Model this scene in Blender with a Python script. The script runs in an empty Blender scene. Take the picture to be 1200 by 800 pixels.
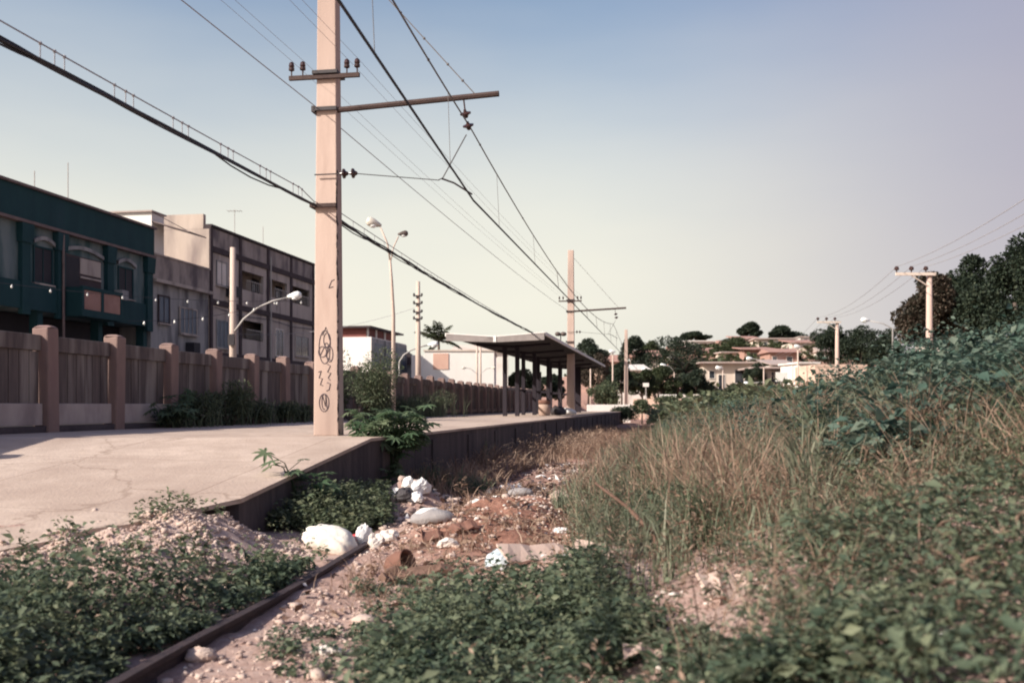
import bpy, math, random
import numpy as np
from mathutils import Vector, Matrix

S = bpy.context.scene
COL = S.collection
random.seed(7)
RNG = np.random.default_rng(7)
R = math.radians

# ------------------------------------------------------------------ camera, world, sun, exposure
EYE, FPX = 1.6, 1180.0
cd = bpy.data.cameras.new('camera')
cam = bpy.data.objects.new('camera', cd); COL.objects.link(cam)
cam.location = (0, 0, EYE); cam.rotation_euler = (R(90), 0, 0)
cd.sensor_width = 36; cd.lens = FPX/1200*36
cd.shift_y = 75/1200
cd.clip_start = .05; cd.clip_end = 6000
cd.dof.use_dof = True; cd.dof.focus_distance = 20; cd.dof.aperture_fstop = 1.9
S.camera = cam

SUN_EL, SUN_AZ = R(32), math.atan2(-1, -.58)
w = bpy.data.worlds.new('World'); S.world = w; w.use_nodes = True
nt = w.node_tree; nt.nodes.clear()
out = nt.nodes.new('ShaderNodeOutputWorld'); bg = nt.nodes.new('ShaderNodeBackground')
sky = nt.nodes.new('ShaderNodeTexSky'); sky.sky_type = 'NISHITA'; sky.sun_disc = False
sky.sun_elevation = SUN_EL; sky.sun_rotation = SUN_AZ % (2*math.pi)
sky.air_density = 1.0; sky.dust_density = 3.5; sky.ozone_density = 1.0; sky.altitude = 0
hs = nt.nodes.new('ShaderNodeHueSaturation'); hs.inputs['Saturation'].default_value = 1.35
nt.links.new(sky.outputs[0], hs.inputs['Color'])
SKYS = .12
def wnode(t, **k):
    n = nt.nodes.new(t)
    for a, v in k.items(): setattr(n, a, v)
    return n
tcw = wnode('ShaderNodeTexCoord'); sep = wnode('ShaderNodeSeparateXYZ'); nt.links.new(tcw.outputs['Generated'], sep.inputs[0])
mr = wnode('ShaderNodeMapRange', interpolation_type='SMOOTHSTEP'); nt.links.new(sep.outputs['Z'], mr.inputs['Value'])
for k, v in (('From Min', .08), ('From Max', .47), ('To Min', .95), ('To Max', .05)): mr.inputs[k].default_value = v
mrx = wnode('ShaderNodeMapRange', interpolation_type='SMOOTHSTEP'); nt.links.new(sep.outputs['X'], mrx.inputs['Value'])
for k, v in (('From Min', .02), ('From Max', .55), ('To Min', 0), ('To Max', 1)): mrx.inputs[k].default_value = v
def wmix(f, a, b, mode='MIX'):
    n = wnode('ShaderNodeMix', data_type='RGBA', blend_type=mode)
    for key, v in (('Factor', f), ('A', a), ('B', b)):
        if isinstance(v, (int, float)): n.inputs[key].default_value = v
        elif isinstance(v, tuple): n.inputs[key].default_value = (*v, 1)
        else: nt.links.new(v, n.inputs[key])
    return n.outputs['Result']
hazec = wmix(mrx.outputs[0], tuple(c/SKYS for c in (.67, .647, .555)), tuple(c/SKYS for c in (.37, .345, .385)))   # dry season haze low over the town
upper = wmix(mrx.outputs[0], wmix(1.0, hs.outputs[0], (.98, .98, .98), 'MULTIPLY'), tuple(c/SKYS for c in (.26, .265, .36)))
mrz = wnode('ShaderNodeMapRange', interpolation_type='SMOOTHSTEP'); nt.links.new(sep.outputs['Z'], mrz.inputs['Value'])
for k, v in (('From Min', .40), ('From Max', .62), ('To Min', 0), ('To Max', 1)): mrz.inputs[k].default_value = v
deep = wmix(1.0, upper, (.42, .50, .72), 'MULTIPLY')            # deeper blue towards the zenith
nzw = wnode('ShaderNodeTexNoise'); nzw.inputs['Scale'].default_value = 2.2; nzw.inputs['Detail'].default_value = 4
mpw = wnode('ShaderNodeMapping'); mpw.inputs['Scale'].default_value = (1, 1, 3.5); nt.links.new(tcw.outputs['Generated'], mpw.inputs[0]); nt.links.new(mpw.outputs[0], nzw.inputs['Vector'])
veil = wnode('ShaderNodeMapRange'); nt.links.new(nzw.outputs['Fac'], veil.inputs['Value'])
for k, v in (('From Min', .3), ('From Max', .75), ('To Min', -.07), ('To Max', .10)): veil.inputs[k].default_value = v
addv = wnode('ShaderNodeMath', operation='ADD', use_clamp=True); nt.links.new(mr.outputs[0], addv.inputs[0]); nt.links.new(veil.outputs[0], addv.inputs[1])
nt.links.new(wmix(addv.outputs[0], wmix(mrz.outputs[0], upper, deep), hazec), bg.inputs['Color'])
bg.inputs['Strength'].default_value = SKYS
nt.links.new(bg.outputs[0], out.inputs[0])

sd = bpy.data.lights.new('sun', 'SUN'); sun = bpy.data.objects.new('sun', sd); COL.objects.link(sun)
sd.energy = 5.0; sd.angle = R(.6); sd.color = (1, .92, .82)
sdir = Vector((math.sin(SUN_AZ)*math.cos(SUN_EL), math.cos(SUN_AZ)*math.cos(SUN_EL), math.sin(SUN_EL)))
sun.rotation_euler = sdir.to_track_quat('Z', 'Y').to_euler()

S.render.engine = 'CYCLES'
S.view_settings.view_transform = 'Standard'; S.view_settings.look = 'None'
S.view_settings.exposure = .5; S.view_settings.gamma = 1
S.cycles.filter_width = 2.0
S.cycles.use_denoising = True
S.cycles.max_bounces = 6; S.cycles.transparent_max_bounces = 8

# ------------------------------------------------------------------ helpers
def PX(u, v, Y):
    return Vector(((u-600)*Y/FPX, Y, EYE - (v-475)*Y/FPX))
def lerp(a, b, t): return a+(b-a)*t
def smooth(t):
    t = np.clip(t, 0, 1); return t*t*(3-2*t)

_perm = RNG.random((64, 64))
def vnoise(x, y):
    x = np.asarray(x, float); y = np.asarray(y, float)
    xi = np.floor(x).astype(int); yi = np.floor(y).astype(int)
    fx = x-xi; fy = y-yi; fx = fx*fx*(3-2*fx); fy = fy*fy*(3-2*fy)
    g = lambda a, b: _perm[a % 64, b % 64]
    return (g(xi, yi)*(1-fx)+g(xi+1, yi)*fx)*(1-fy)+(g(xi, yi+1)*(1-fx)+g(xi+1, yi+1)*fx)*fy
def fbm(x, y, o=3):
    s = 0; a = .5
    for k in range(o):
        s = s+a*vnoise(np.asarray(x)*2**k+13.7*k, np.asarray(y)*2**k+5.1*k); a *= .5
    return s/(1-.5**o)

def new_mat(name):
    m = bpy.data.materials.new(name); m.use_nodes = True
    return m, m.node_tree, m.node_tree.nodes['Principled BSDF']
def surf(name, c1, c2=None, scale=2.0, rough=.9, bump=.3, stretch=(1, 1, 1), c3=None, s3=.6, t3=(.55, .7), bscale=None, metal=0, spec=.3, bdist=.02):
    m, t, p = new_mat(name)
    N, L = t.nodes.new, t.links.new
    p.inputs['Roughness'].default_value = rough; p.inputs['Metallic'].default_value = metal
    p.inputs['Specular IOR Level'].default_value = spec
    tc = N('ShaderNodeTexCoord'); mp = N('ShaderNodeMapping'); mp.inputs['Scale'].default_value = stretch
    L(tc.outputs['Object'], mp.inputs[0])
    n = N('ShaderNodeTexNoise'); n.inputs['Scale'].default_value = scale; n.inputs['Detail'].default_value = 8; n.inputs['Roughness'].default_value = .65
    L(mp.outputs[0], n.inputs['Vector'])
    rp = N('ShaderNodeValToRGB'); L(n.outputs['Fac'], rp.inputs[0])
    rp.color_ramp.elements[0].position = .3; rp.color_ramp.elements[1].position = .7
    rp.color_ramp.elements[0].color = (*c1, 1); rp.color_ramp.elements[1].color = (*(c2 or c1), 1)
    last = rp.outputs[0]
    if c3:
        n3 = N('ShaderNodeTexNoise'); n3.inputs['Scale'].default_value = s3; n3.inputs['Detail'].default_value = 7
        L(mp.outputs[0], n3.inputs['Vector'])
        r3 = N('ShaderNodeValToRGB'); r3.color_ramp.elements[0].position, r3.color_ramp.elements[1].position = t3
        L(n3.outputs['Fac'], r3.inputs[0])
        x = N('ShaderNodeMix'); x.data_type = 'RGBA'
        L(r3.outputs[0], x.inputs['Factor']); L(last, x.inputs['A']); x.inputs['B'].default_value = (*c3, 1)
        last = x.outputs['Result']
    L(last, p.inputs['Base Color'])
    if bump:
        nb = N('ShaderNodeTexNoise'); nb.inputs['Scale'].default_value = bscale or scale*8; nb.inputs['Detail'].default_value = 6
        L(tc.outputs['Object'], nb.inputs['Vector'])
        b = N('ShaderNodeBump'); b.inputs['Strength'].default_value = bump; b.inputs['Distance'].default_value = bdist
        L(nb.outputs['Fac'], b.inputs['Height']); L(b.outputs[0], p.inputs['Normal'])
    return m
def leafmat(name, ca, cb, cc, transl=.3, rough=.6):
    """leaf colour varies leaf by leaf (attribute v): three natural tints"""
    m, t, p = new_mat(name)
    N, L = t.nodes.new, t.links.new
    a = N('ShaderNodeAttribute'); a.attribute_name = 'v'
    rp = N('ShaderNodeValToRGB'); L(a.outputs['Fac'], rp.inputs[0])
    rp.color_ramp.elements[0].color = (*ca, 1); rp.color_ramp.elements[1].color = (*cc, 1)
    e = rp.color_ramp.elements.new(.5); e.color = (*cb, 1)
    L(rp.outputs[0], p.inputs['Base Color']); p.inputs['Roughness'].default_value = rough; p.inputs['Specular IOR Level'].default_value = .25
    tr = N('ShaderNodeBsdfTranslucent'); L(rp.outputs[0], tr.inputs['Color'])
    ms = N('ShaderNodeMixShader'); ms.inputs[0].default_value = transl
    L(p.outputs[0], ms.inputs[1]); L(tr.outputs[0], ms.inputs[2])
    L(ms.outputs[0], t.nodes['Material Output'].inputs['Surface'])
    return m

def link(o, parent=None):
    COL.objects.link(o)
    if parent is not None: o.parent = parent
    return o
def tag(o, label=None, cat=None, group=None, kind=None):
    if label: o['label'] = label
    if cat: o['category'] = cat
    if group: o['group'] = group
    if kind: o['kind'] = kind
    return o
def thing(name, label, cat, loc=(0, 0, 0), rz=0, group=None):
    o = bpy.data.objects.new(name, None); o.empty_display_size = .3
    link(o); o.location = loc; o.rotation_euler = (0, 0, rz)
    return tag(o, label, cat, group)
def copy_tree(o, parent=None):
    kids = [c for c in bpy.data.objects if c.parent == o]
    c = o.copy(); COL.objects.link(c)
    if parent is not None: c.parent = parent
    for k in kids: copy_tree(k, c)
    return c

class MB:
    def __init__(s): s.v = []; s.f = []
    def add(s, vs, fs):
        b = len(s.v); s.v += [tuple(x) for x in vs]; s.f += [tuple(i+b for i in f) for f in fs]; return s
    def box(s, x0, x1, y0, y1, z0, z1, rz=0, c=None, tilt=None):
        vs = [Vector((x, y, z)) for z in (z0, z1) for y in (y0, y1) for x in (x0, x1)]
        if rz or tilt:
            c = Vector(c) if c else Vector(((x0+x1)/2, (y0+y1)/2, (z0+z1)/2))
            M = Matrix.Rotation(rz, 3, 'Z')
            if tilt: M = M @ Matrix.Rotation(tilt[0], 3, 'X') @ Matrix.Rotation(tilt[1], 3, 'Y')
            vs = [c+M@(v-c) for v in vs]
        return s.add(vs, [(0, 2, 3, 1), (4, 5, 7, 6), (0, 1, 5, 4), (2, 6, 7, 3), (0, 4, 6, 2), (1, 3, 7, 5)])
    def prism(s, poly, z0, z1):
        """poly counter-clockwise [(x,y)], z0/z1 number or list"""
        n = len(poly)
        Z0 = z0 if isinstance(z0, (list, tuple)) else [z0]*n
        Z1 = z1 if isinstance(z1, (list, tuple)) else [z1]*n
        vs = [(p[0], p[1], z) for p, z in zip(poly, Z0)]+[(p[0], p[1], z) for p, z in zip(poly, Z1)]
        fs = [tuple(reversed(range(n))), tuple(range(n, 2*n))]+[(i, (i+1) % n, n+(i+1) % n, n+i) for i in range(n)]
        return s.add(vs, fs)
    def frustum(s, w0, d0, z0, w1, d1, z1, cx=0, cy=0):
        vs = [(cx+sx*w/2, cy+sy*d/2, z) for (w, d, z) in ((w0, d0, z0), (w1, d1, z1)) for sy in (-1, 1) for sx in (-1, 1)]
        return s.add(vs, [(0, 2, 3, 1), (4, 5, 7, 6), (0, 1, 5, 4), (2, 6, 7, 3), (0, 4, 6, 2), (1, 3, 7, 5)])
    def tube(s, pts, r, n=6, cap=True):
        pts = [Vector(p) for p in pts]
        rs = r if isinstance(r, (list, tuple)) else [r]*len(pts)
        vs = []; up = None
        for i, p in enumerate(pts):
            d = (pts[min(i+1, len(pts)-1)]-pts[max(i-1, 0)]).normalized()
            if up is None: up = Vector((0, 0, 1)) if abs(d.z) < .9 else Vector((1, 0, 0))
            a = d.cross(up).normalized(); b = a.cross(d).normalized(); up = b
            for k in range(n):
                t = 2*math.pi*k/n
                vs.append(p+(a*math.cos(t)+b*math.sin(t))*rs[i])
        fs = []
        for i in range(len(pts)-1):
            for k in range(n):
                k2 = (k+1) % n
                fs.append((i*n+k, i*n+k2, (i+1)*n+k2, (i+1)*n+k))
        if cap:
            fs.append(tuple(reversed(range(n)))); fs.append(tuple(range((len(pts)-1)*n, len(pts)*n)))
        return s.add(vs, fs)
    def lathe(s, prof, c=(0, 0, 0), n=12, M=None):
        c = Vector(c); vs = []
        for (r, z) in prof:
            for k in range(n):
                t = 2*math.pi*k/n
                v = Vector((r*math.cos(t), r*math.sin(t), z))
                vs.append(c+(M@v if M else v))
        fs = [(i*n+k, i*n+(k+1) % n, (i+1)*n+(k+1) % n, (i+1)*n+k) for i in range(len(prof)-1) for k in range(n)]
        fs.append(tuple(reversed(range(n)))); fs.append(tuple(range((len(prof)-1)*n, len(prof)*n)))
        return s.add(vs, fs)
    def blob(s, c, r, seed=0, n=10, m=7, rough=.2, flat=0):
        """lumpy closed body; r is a number or (rx,ry,rz)"""
        rr = r if isinstance(r, (tuple, list)) else (r, r, r)
        rg = random.Random(seed); c = Vector(c); vs = []
        ph = [rg.uniform(0, 6) for _ in range(6)]
        f = lambda a, b: 1+rough*(math.sin(2*a+ph[0])*math.cos(2*b+ph[1])+.6*math.sin(3*a+ph[2]+2*b)+.5*math.sin(5*a+ph[3])*math.sin(4*b+ph[4]))+rg.uniform(-rough, rough)*.35
        vs.append(c+Vector((0, 0, -rr[2])))
        for j in range(1, m):
            b = -math.pi/2+math.pi*j/m
            for k in range(n):
                a = 2*math.pi*k/n; q = f(a, b)
                z = math.sin(b)*rr[2]*q
                if flat and z < -rr[2]*flat: z = -rr[2]*flat
                vs.append(c+Vector((math.cos(a)*math.cos(b)*rr[0]*q, math.sin(a)*math.cos(b)*rr[1]*q, z)))
        vs.append(c+Vector((0, 0, rr[2]*f(0, 1.5))))
        fs = [(0, 1+(k+1) % n, 1+k) for k in range(n)]
        for j in range(m-2):
            for k in range(n):
                fs.append((1+j*n+k, 1+j*n+(k+1) % n, 1+(j+1)*n+(k+1) % n, 1+(j+1)*n+k))
        T = len(vs)-1
        fs += [(1+(m-2)*n+k, 1+(m-2)*n+(k+1) % n, T) for k in range(n)]
        return s.add(vs, fs)
    def build(s, name, mat, parent=None, smooth=False, bevel=0):
        me = bpy.data.meshes.new(name); me.from_pydata([tuple(v) for v in s.v], [], s.f); me.update()
        if mat: me.materials.append(mat)
        if smooth: me.polygons.foreach_set('use_smooth', [True]*len(me.polygons))
        o = bpy.data.objects.new(name, me); link(o, parent)
        if bevel:
            b = o.modifiers.new('bevel', 'BEVEL'); b.width = bevel; b.segments = 2; b.limit_method = 'ANGLE'
        return o

def np_mesh(name, V, F, mat, var=None, parent=None, smooth=False):
    """V (n,3); F (m,k) all faces of k corners; var per face"""
    V = np.asarray(V, np.float32); F = np.asarray(F, np.int32); k = F.shape[1]
    me = bpy.data.meshes.new(name)
    me.vertices.add(len(V)); me.vertices.foreach_set('co', V.ravel())
    me.loops.add(F.size); me.loops.foreach_set('vertex_index', F.ravel())
    me.polygons.add(len(F)); me.polygons.foreach_set('loop_start', np.arange(0, F.size, k, dtype=np.int32))
    if smooth: me.polygons.foreach_set('use_smooth', np.ones(len(F), bool))
    me.update(calc_edges=True)
    if var is not None:
        at = me.attributes.new('v', 'FLOAT', 'FACE'); at.data.foreach_set('value', np.asarray(var, np.float32))
    me.materials.append(mat)
    o = bpy.data.objects.new(name, me); return link(o, parent)

def unit(a): return a/np.maximum(np.linalg.norm(a, axis=1, keepdims=True), 1e-6)
def leaves_geo(C, D, size, width=.5, fold=.25, rng=RNG):
    """C centres, D leaf pointing directions, size lengths -> V, F (two quads-less tris per leaf as one bent quad pair)"""
    n = len(C); D = unit(D)
    up = np.tile([0, 0, 1.], (n, 1))+rng.normal(0, .45, (n, 3))
    Sd = unit(np.cross(D, up)); Nn = unit(np.cross(Sd, D))
    L = np.asarray(size).reshape(-1, 1); W = L*width
    b = C-D*L*.1; t = C+D*L*.9-Nn*L*.12
    m1 = C+D*L*.38+Sd*W*.5+Nn*L*fold*.4; m2 = C+D*L*.38-Sd*W*.5+Nn*L*fold*.4
    V = np.stack([b, m1, t, m2], 1).reshape(-1, 3)
    i = np.arange(n)*4
    F = np.concatenate([np.stack([i, i+1, i+2], 1), np.stack([i, i+2, i+3], 1)])
    return V, F
def leaf_object(name, C, D, size, var, mat, parent=None, width=.5):
    V, F = leaves_geo(C, D, size, width)
    return np_mesh(name, V, F, mat, np.concatenate([var, var]), parent)

def blades_geo(P, H, Wd, lean, rng=RNG):
    """grass blades: 3-segment bent strips. P base points"""
    n = len(P); a = rng.uniform(0, 2*np.pi, n)
    d = np.stack([np.cos(a), np.sin(a), 0*a], 1); sd = np.stack([-np.sin(a), np.cos(a), 0*a], 1)
    b2 = rng.uniform(0, np.pi, n); sd = sd*np.cos(b2)[:, None]+d*np.sin(b2)[:, None]
    H = H.reshape(-1, 1); Wd = Wd.reshape(-1, 1); lean = lean.reshape(-1, 1); z = np.array([[0, 0, 1.]])
    rows = []
    for t, wk in ((0, 1), (.4, .85), (.75, .55)):
        c = P+z*H*t*(1-.25*lean*t)+d*H*lean*t*t
        rows += [c-sd*Wd*wk/2, c+sd*Wd*wk/2]
    tip = P+z*H*(1-.35*lean)+d*H*lean*1.1
    V = np.stack(rows+[tip], 1).reshape(-1, 3); i = np.arange(n)*7
    q = lambda a, b, c, e: np.concatenate([np.stack([i+a, i+b, i+c], 1), np.stack([i+a, i+c, i+e], 1)])
    F = np.concatenate([q(0, 1, 3, 2), q(2, 3, 5, 4), np.stack([i+4, i+5, i+6], 1)])
    return V, F
def grass_object(name, P, H, Wd, lean, var, mat, parent=None):
    V, F = blades_geo(P, H, Wd, lean)
    return np_mesh(name, V, F, mat, np.tile(var, 5), parent)

# ------------------------------------------------------------------ site geometry
TD = .164                                   # the line of the railway, x per metre of y
RZ = -math.atan(TD)
def XL(Y):                                  # left rail
    Y = np.asarray(Y, float)
    return np.where(Y > 11.4, -1.55+.15*(Y-11.4)+.0*(Y), -1.55+.104*(Y-11.4))
GAUGE = 1.44
def EDGE(Y): return -2.21+TD*(np.asarray(Y, float)-15.8)     # platform edge
def DECK(Y): return 1.09-.109*np.clip(15.8-np.asarray(Y, float), 0, 9)
def FEN(Y): return -8.93+.16*(np.asarray(Y, float)-19.3)     # fence line

def HT(X, Y):
    X = np.asarray(X, float); Y = np.asarray(Y, float)
    s = X-XL(Y)
    z = .10*(fbm(X*.9+3, Y*.9, 3)-.5)+.05*(fbm(X*4, Y*4, 2)-.5)
    # bank on the right
    bank = (.285-.075*smooth((Y-13)/18))*np.clip(s-1.9, 0, 7.5); bank = bank*smooth((s-1.5)/2)
    z = z+bank*(1+.25*(fbm(X*.35, Y*.35, 2)-.5))
    # rubbish heap on the track
    z = z+.34*np.exp(-(((X+.15-.15*(Y-13))/1.0)**2+((Y-12.9)/(2.5+1.2*(Y > 12.9)))**2))*(.5+fbm(X*2.2+7, Y*2.2, 3))
    z = z+.22*np.exp(-(((X-.55)/.7)**2+((Y-8.7)/1.2)**2))
    # sandy mound at the broken foot of the ramp
    near = smooth((11.25-Y)/.8)
    t = smooth((XL(Y)-.35-X)/1.35)
    z = z+near*t*(np.maximum(DECK(Y)-.045, .0))*(.90+.2*fbm(X*2.3, Y*2.3, 4))*(X > FEN(Y))+near*.09*np.exp(-((X+3.25)/.6)**2-((Y-9.75)/.7)**2)*(.6+.8*fbm(X*3, Y*3, 3))+near*t*.24*(fbm(X*5+3, Y*5, 3)-.5)*(X > FEN(Y))
    z = z+.42*np.exp(-((X+1.52)/.42)**2-((Y-15.2)/.9)**2)*(.7+.6*fbm(X*3, Y*3, 2))
    # ground beside platform
    z = z+.12*smooth((XL(Y)-.2-X)/1.0)*(1-near)*(X > EDGE(Y)-.3)
    # beyond the fence: street level
    left = smooth((FEN(Y)-.1-X)/.4)
    z = z*(1-left)+.95*left
    # hill
    h = 12.5*smooth((Y-125)/105)*np.exp(-((X-64)/46)**2)+4*smooth((Y-140)/90)*np.exp(-((X-20)/30)**2)
    return z+h

# ------------------------------------------------------------------ materials
M = {}
M['ground'] = None
def ground_mat():
    m, t, p = new_mat('ground')
    N, L = t.nodes.new, t.links.new
    tc = N('ShaderNodeTexCoord')
    def noise(sc, det=8, ro=.6):
        n = N('ShaderNodeTexNoise'); n.inputs['Scale'].default_value = sc; n.inputs['Detail'].default_value = det; n.inputs['Roughness'].default_value = ro
        L(tc.outputs['Object'], n.inputs['Vector']); return n.outputs['Fac']
    def ramp(f, stops):
        r = N('ShaderNodeValToRGB'); L(f, r.inputs[0])
        while len(r.color_ramp.elements) < len(stops): r.color_ramp.elements.new(.5)
        for e, (q, c) in zip(r.color_ramp.elements, stops): e.position = q; e.color = (*c, 1)
        return r.outputs[0]
    a = ramp(noise(1.6), [(.28, (.26, .15, .12)), (.5, (.42, .275, .225)), (.62, (.51, .37, .31)), (.78, (.60, .49, .43))])
    b = ramp(noise(14, 6, .7), [(.3, (.24, .15, .12)), (.5, (.48, .34, .29)), (.7, (.68, .56, .49))])
    x = N('ShaderNodeMix'); x.data_type = 'RGBA'; x.inputs['Factor'].default_value = .45; L(a, x.inputs['A']); L(b, x.inputs['B'])
    at = N('ShaderNodeAttribute'); at.attribute_name = 'v'
    y = N('ShaderNodeMix'); y.data_type = 'RGBA'; L(at.outputs['Fac'], y.inputs['Factor']); L(x.outputs['Result'], y.inputs['A'])
    red = ramp(noise(9, 8, .7), [(.3, (.15, .065, .045)), (.55, (.36, .175, .12)), (.75, (.52, .30, .22))]); L(red, y.inputs['B'])
    ap = N('ShaderNodeAttribute'); ap.attribute_name = 'pale'
    y2 = N('ShaderNodeMix'); y2.data_type = 'RGBA'; L(ap.outputs['Fac'], y2.inputs['Factor']); L(y.outputs['Result'], y2.inputs['A'])
    L(ramp(noise(11, 8, .75), [(.3, (.36, .24, .20)), (.5, (.60, .44, .37)), (.7, (.74, .60, .52))]), y2.inputs['B'])
    L(y2.outputs['Result'], p.inputs['Base Color']); p.inputs['Roughness'].default_value = .95; p.inputs['Specular IOR Level'].default_value = .1
    bm = N('ShaderNodeBump'); bm.inputs['Strength'].default_value = .8; bm.inputs['Distance'].default_value = .04
    L(noise(22, 8, .7), bm.inputs['Height']); L(bm.outputs[0], p.inputs['Normal'])
    return m
M['ground'] = ground_mat()
M['deck'] = surf('platform concrete', (.44, .34, .275), (.58, .465, .385), 3.2, .92, .5, (1, 1, 1), (.39, .295, .24), .55, (.44, .66), 24, bdist=.02)
def add_joints(m):
    t = m.node_tree; N, L = t.nodes.new, t.links.new; p = t.nodes['Principled BSDF']
    src = p.inputs['Base Color'].links[0].from_socket
    tc = N('ShaderNodeTexCoord'); mp = N('ShaderNodeMapping'); mp.inputs['Rotation'].default_value = (0, 0, RZ*-1); L(tc.outputs['Object'], mp.inputs[0])
    nz = N('ShaderNodeTexNoise'); nz.inputs['Scale'].default_value = 1.6; nz.inputs['Detail'].default_value = 5; L(mp.outputs[0], nz.inputs['Vector'])
    ad = N('ShaderNodeMix'); ad.data_type = 'VECTOR'; ad.inputs['Factor'].default_value = .03; L(mp.outputs[0], ad.inputs['A']); L(nz.outputs['Color'], ad.inputs['B'])
    br = N('ShaderNodeTexBrick'); br.inputs['Scale'].default_value = 1; br.inputs['Brick Width'].default_value = 2.6; br.inputs['Row Height'].default_value = 3.1; br.inputs['Mortar Size'].default_value = .009; br.offset = 0
    br.inputs['Color1'].default_value = (1, 1, 1, 1); br.inputs['Color2'].default_value = (.93, .92, .91, 1); br.inputs['Mortar'].default_value = (.66, .62, .60, 1)
    L(ad.outputs['Result'], br.inputs['Vector'])
    vo = N('ShaderNodeTexVoronoi'); vo.feature = 'DISTANCE_TO_EDGE'; vo.inputs['Scale'].default_value = .42
    a2 = N('ShaderNodeMix'); a2.data_type = 'VECTOR'; a2.inputs['Factor'].default_value = .5; L(mp.outputs[0], a2.inputs['A']); L(nz.outputs['Color'], a2.inputs['B']); L(a2.outputs['Result'], vo.inputs['Vector'])
    rp = N('ShaderNodeValToRGB'); L(vo.outputs['Distance'], rp.inputs[0]); rp.color_ramp.elements[0].position = .002; rp.color_ramp.elements[1].position = .007; rp.color_ramp.elements[0].color = (.74, .71, .69, 1)
    last = src
    for o in (br.outputs['Color'], rp.outputs[0]):
        x = N('ShaderNodeMix'); x.data_type = 'RGBA'; x.blend_type = 'MULTIPLY'; x.inputs['Factor'].default_value = 1; L(last, x.inputs['A']); L(o, x.inputs['B']); last = x.outputs['Result']
    L(last, p.inputs['Base Color'])
add_joints(M['deck'])
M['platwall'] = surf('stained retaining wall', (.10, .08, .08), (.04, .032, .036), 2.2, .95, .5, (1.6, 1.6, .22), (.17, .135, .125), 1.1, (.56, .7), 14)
M['pole'] = surf('pink concrete', (.43, .315, .265), (.56, .43, .365), 2.6, .9, .25, (1.6, 1.6, .22), (.29, .21, .18), 1.3, (.47, .72), 26, bdist=.012)
M['fencepost'] = surf('fence post concrete', (.28, .19, .165), (.20, .135, .12), 2.2, .9, .3, (1, 1, .4), (.22, .14, .13), 2, (.55, .7))
M['fencepanel'] = surf('fence panel concrete', (.155, .122, .112), (.075, .06, .06), 2.6, .95, .35, (2.5, 2.5, .3), (.25, .215, .195), 1.0, (.5, .66))
M['palerail'] = surf('pale fence footing', (.36, .30, .28), (.46, .39, .36), 2.5, .95, .3, (1, 1, .6), (.28, .23, .22), 1.2)
M['fencebase'] = surf('dark base wall', (.10, .08, .085), (.05, .04, .045), 2, .95, .3)  # low wall under the fence, darker than posts and panels
M['rust'] = surf('rusty steel', (.05, .032, .03), (.085, .055, .048), 6, .8, .3, c3=(.06, .035, .03), s3=3)
M['rail'] = surf('old rail steel', (.028, .02, .024), (.06, .04, .04), 8, .75, .3)
M['dark'] = surf('dark metal', (.035, .03, .035), (.06, .05, .05), 5, .6, .1)
M['porcelain'] = surf('brown glazed porcelain', (.055, .025, .022), (.04, .02, .018), 5, .25, 0, spec=.5)
M['cable'] = surf('black cable', (.03, .03, .04), (.05, .05, .06), 5, .7, 0)
M['wire'] = surf('oxidised copper wire', (.12, .11, .11), (.17, .15, .14), 5, .6, 0)
M['thinwire'] = surf('grey line wire', (.30, .29, .31), (.36, .35, .36), 5, .6, 0)
M['galv'] = surf('galvanised steel', (.36, .33, .31), (.46, .43, .40), 6, .6, .1, spec=.4)
M['lamphead'] = surf('lamp housing', (.55, .50, .42), (.68, .62, .54), 5, .4, 0, spec=.5)
M['lampdark'] = surf('dark lamp housing', (.08, .06, .05), (.12, .09, .08), 5, .5, 0)
M['lens'] = surf('lamp glass', (.82, .82, .78), (.88, .88, .85), 5, .2, 0, spec=.6)
M['streetpole'] = surf('street pole concrete', (.48, .37, .31), (.56, .45, .38), 3, .9, .2, (1, 1, .3))
M['teal_dark'] = surf('dark teal paint', (.006, .034, .042), (.011, .050, .056), 1.5, .8, .2, (1, 1, .3), (.012, .045, .055), .8)
M['teal_light'] = surf('faded pale teal paint', (.125, .165, .175), (.175, .21, .21), 1.4, .9, .2, (1, 1, .3), (.04, .085, .09), 1.1, (.42, .62))
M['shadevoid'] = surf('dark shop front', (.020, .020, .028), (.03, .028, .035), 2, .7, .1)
M['glassdark'] = surf('window glass', (.025, .03, .04), (.05, .055, .065), 2, .12, 0, spec=.6)
M['whitewash'] = surf('whitewash', (.78, .75, .70), (.72, .67, .62), .8, .9, .15, (1, 1, .4), (.66, .58, .52), .6, (.58, .75))
M['sheet'] = surf('corrugated sheet', (.12, .09, .09), (.2, .15, .14), 2, .8, .1)
M['plaster_grey'] = surf('grey weathered plaster', (.27, .265, .27), (.36, .355, .345), 1.6, .95, .25, (1, 1, .3), (.11, .11, .12), 1.2, (.45, .66))
M['plaster_beige'] = surf('bare beige plaster', (.42, .34, .285), (.53, .44, .375), 1.2, .95, .25, (1, 1, .3), (.25, .20, .185), .7, (.45, .66))
M['plaster_drab'] = surf('drab loggia plaster', (.38, .33, .295), (.47, .41, .37), 1.4, .95, .2, (1, 1, .3), (.21, .18, .17), 1.1, (.5, .68))
M['slabdark'] = surf('sooty concrete frame', (.05, .038, .042), (.08, .062, .065), 1.5, .95, .25)
M['parapet'] = surf('stained parapet panel', (.28, .24, .22), (.37, .32, .295), 1.4, .95, .2, (1, 1, .5), (.13, .11, .115), 1, (.45, .65))
M['blueglass'] = surf('blue grey glazed front', (.06, .09, .13), (.11, .14, .18), 1.5, .4, 0)
M['redpaint'] = surf('red painted roof storey', (.15, .05, .045), (.20, .07, .06), 2, .8, .1)
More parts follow.
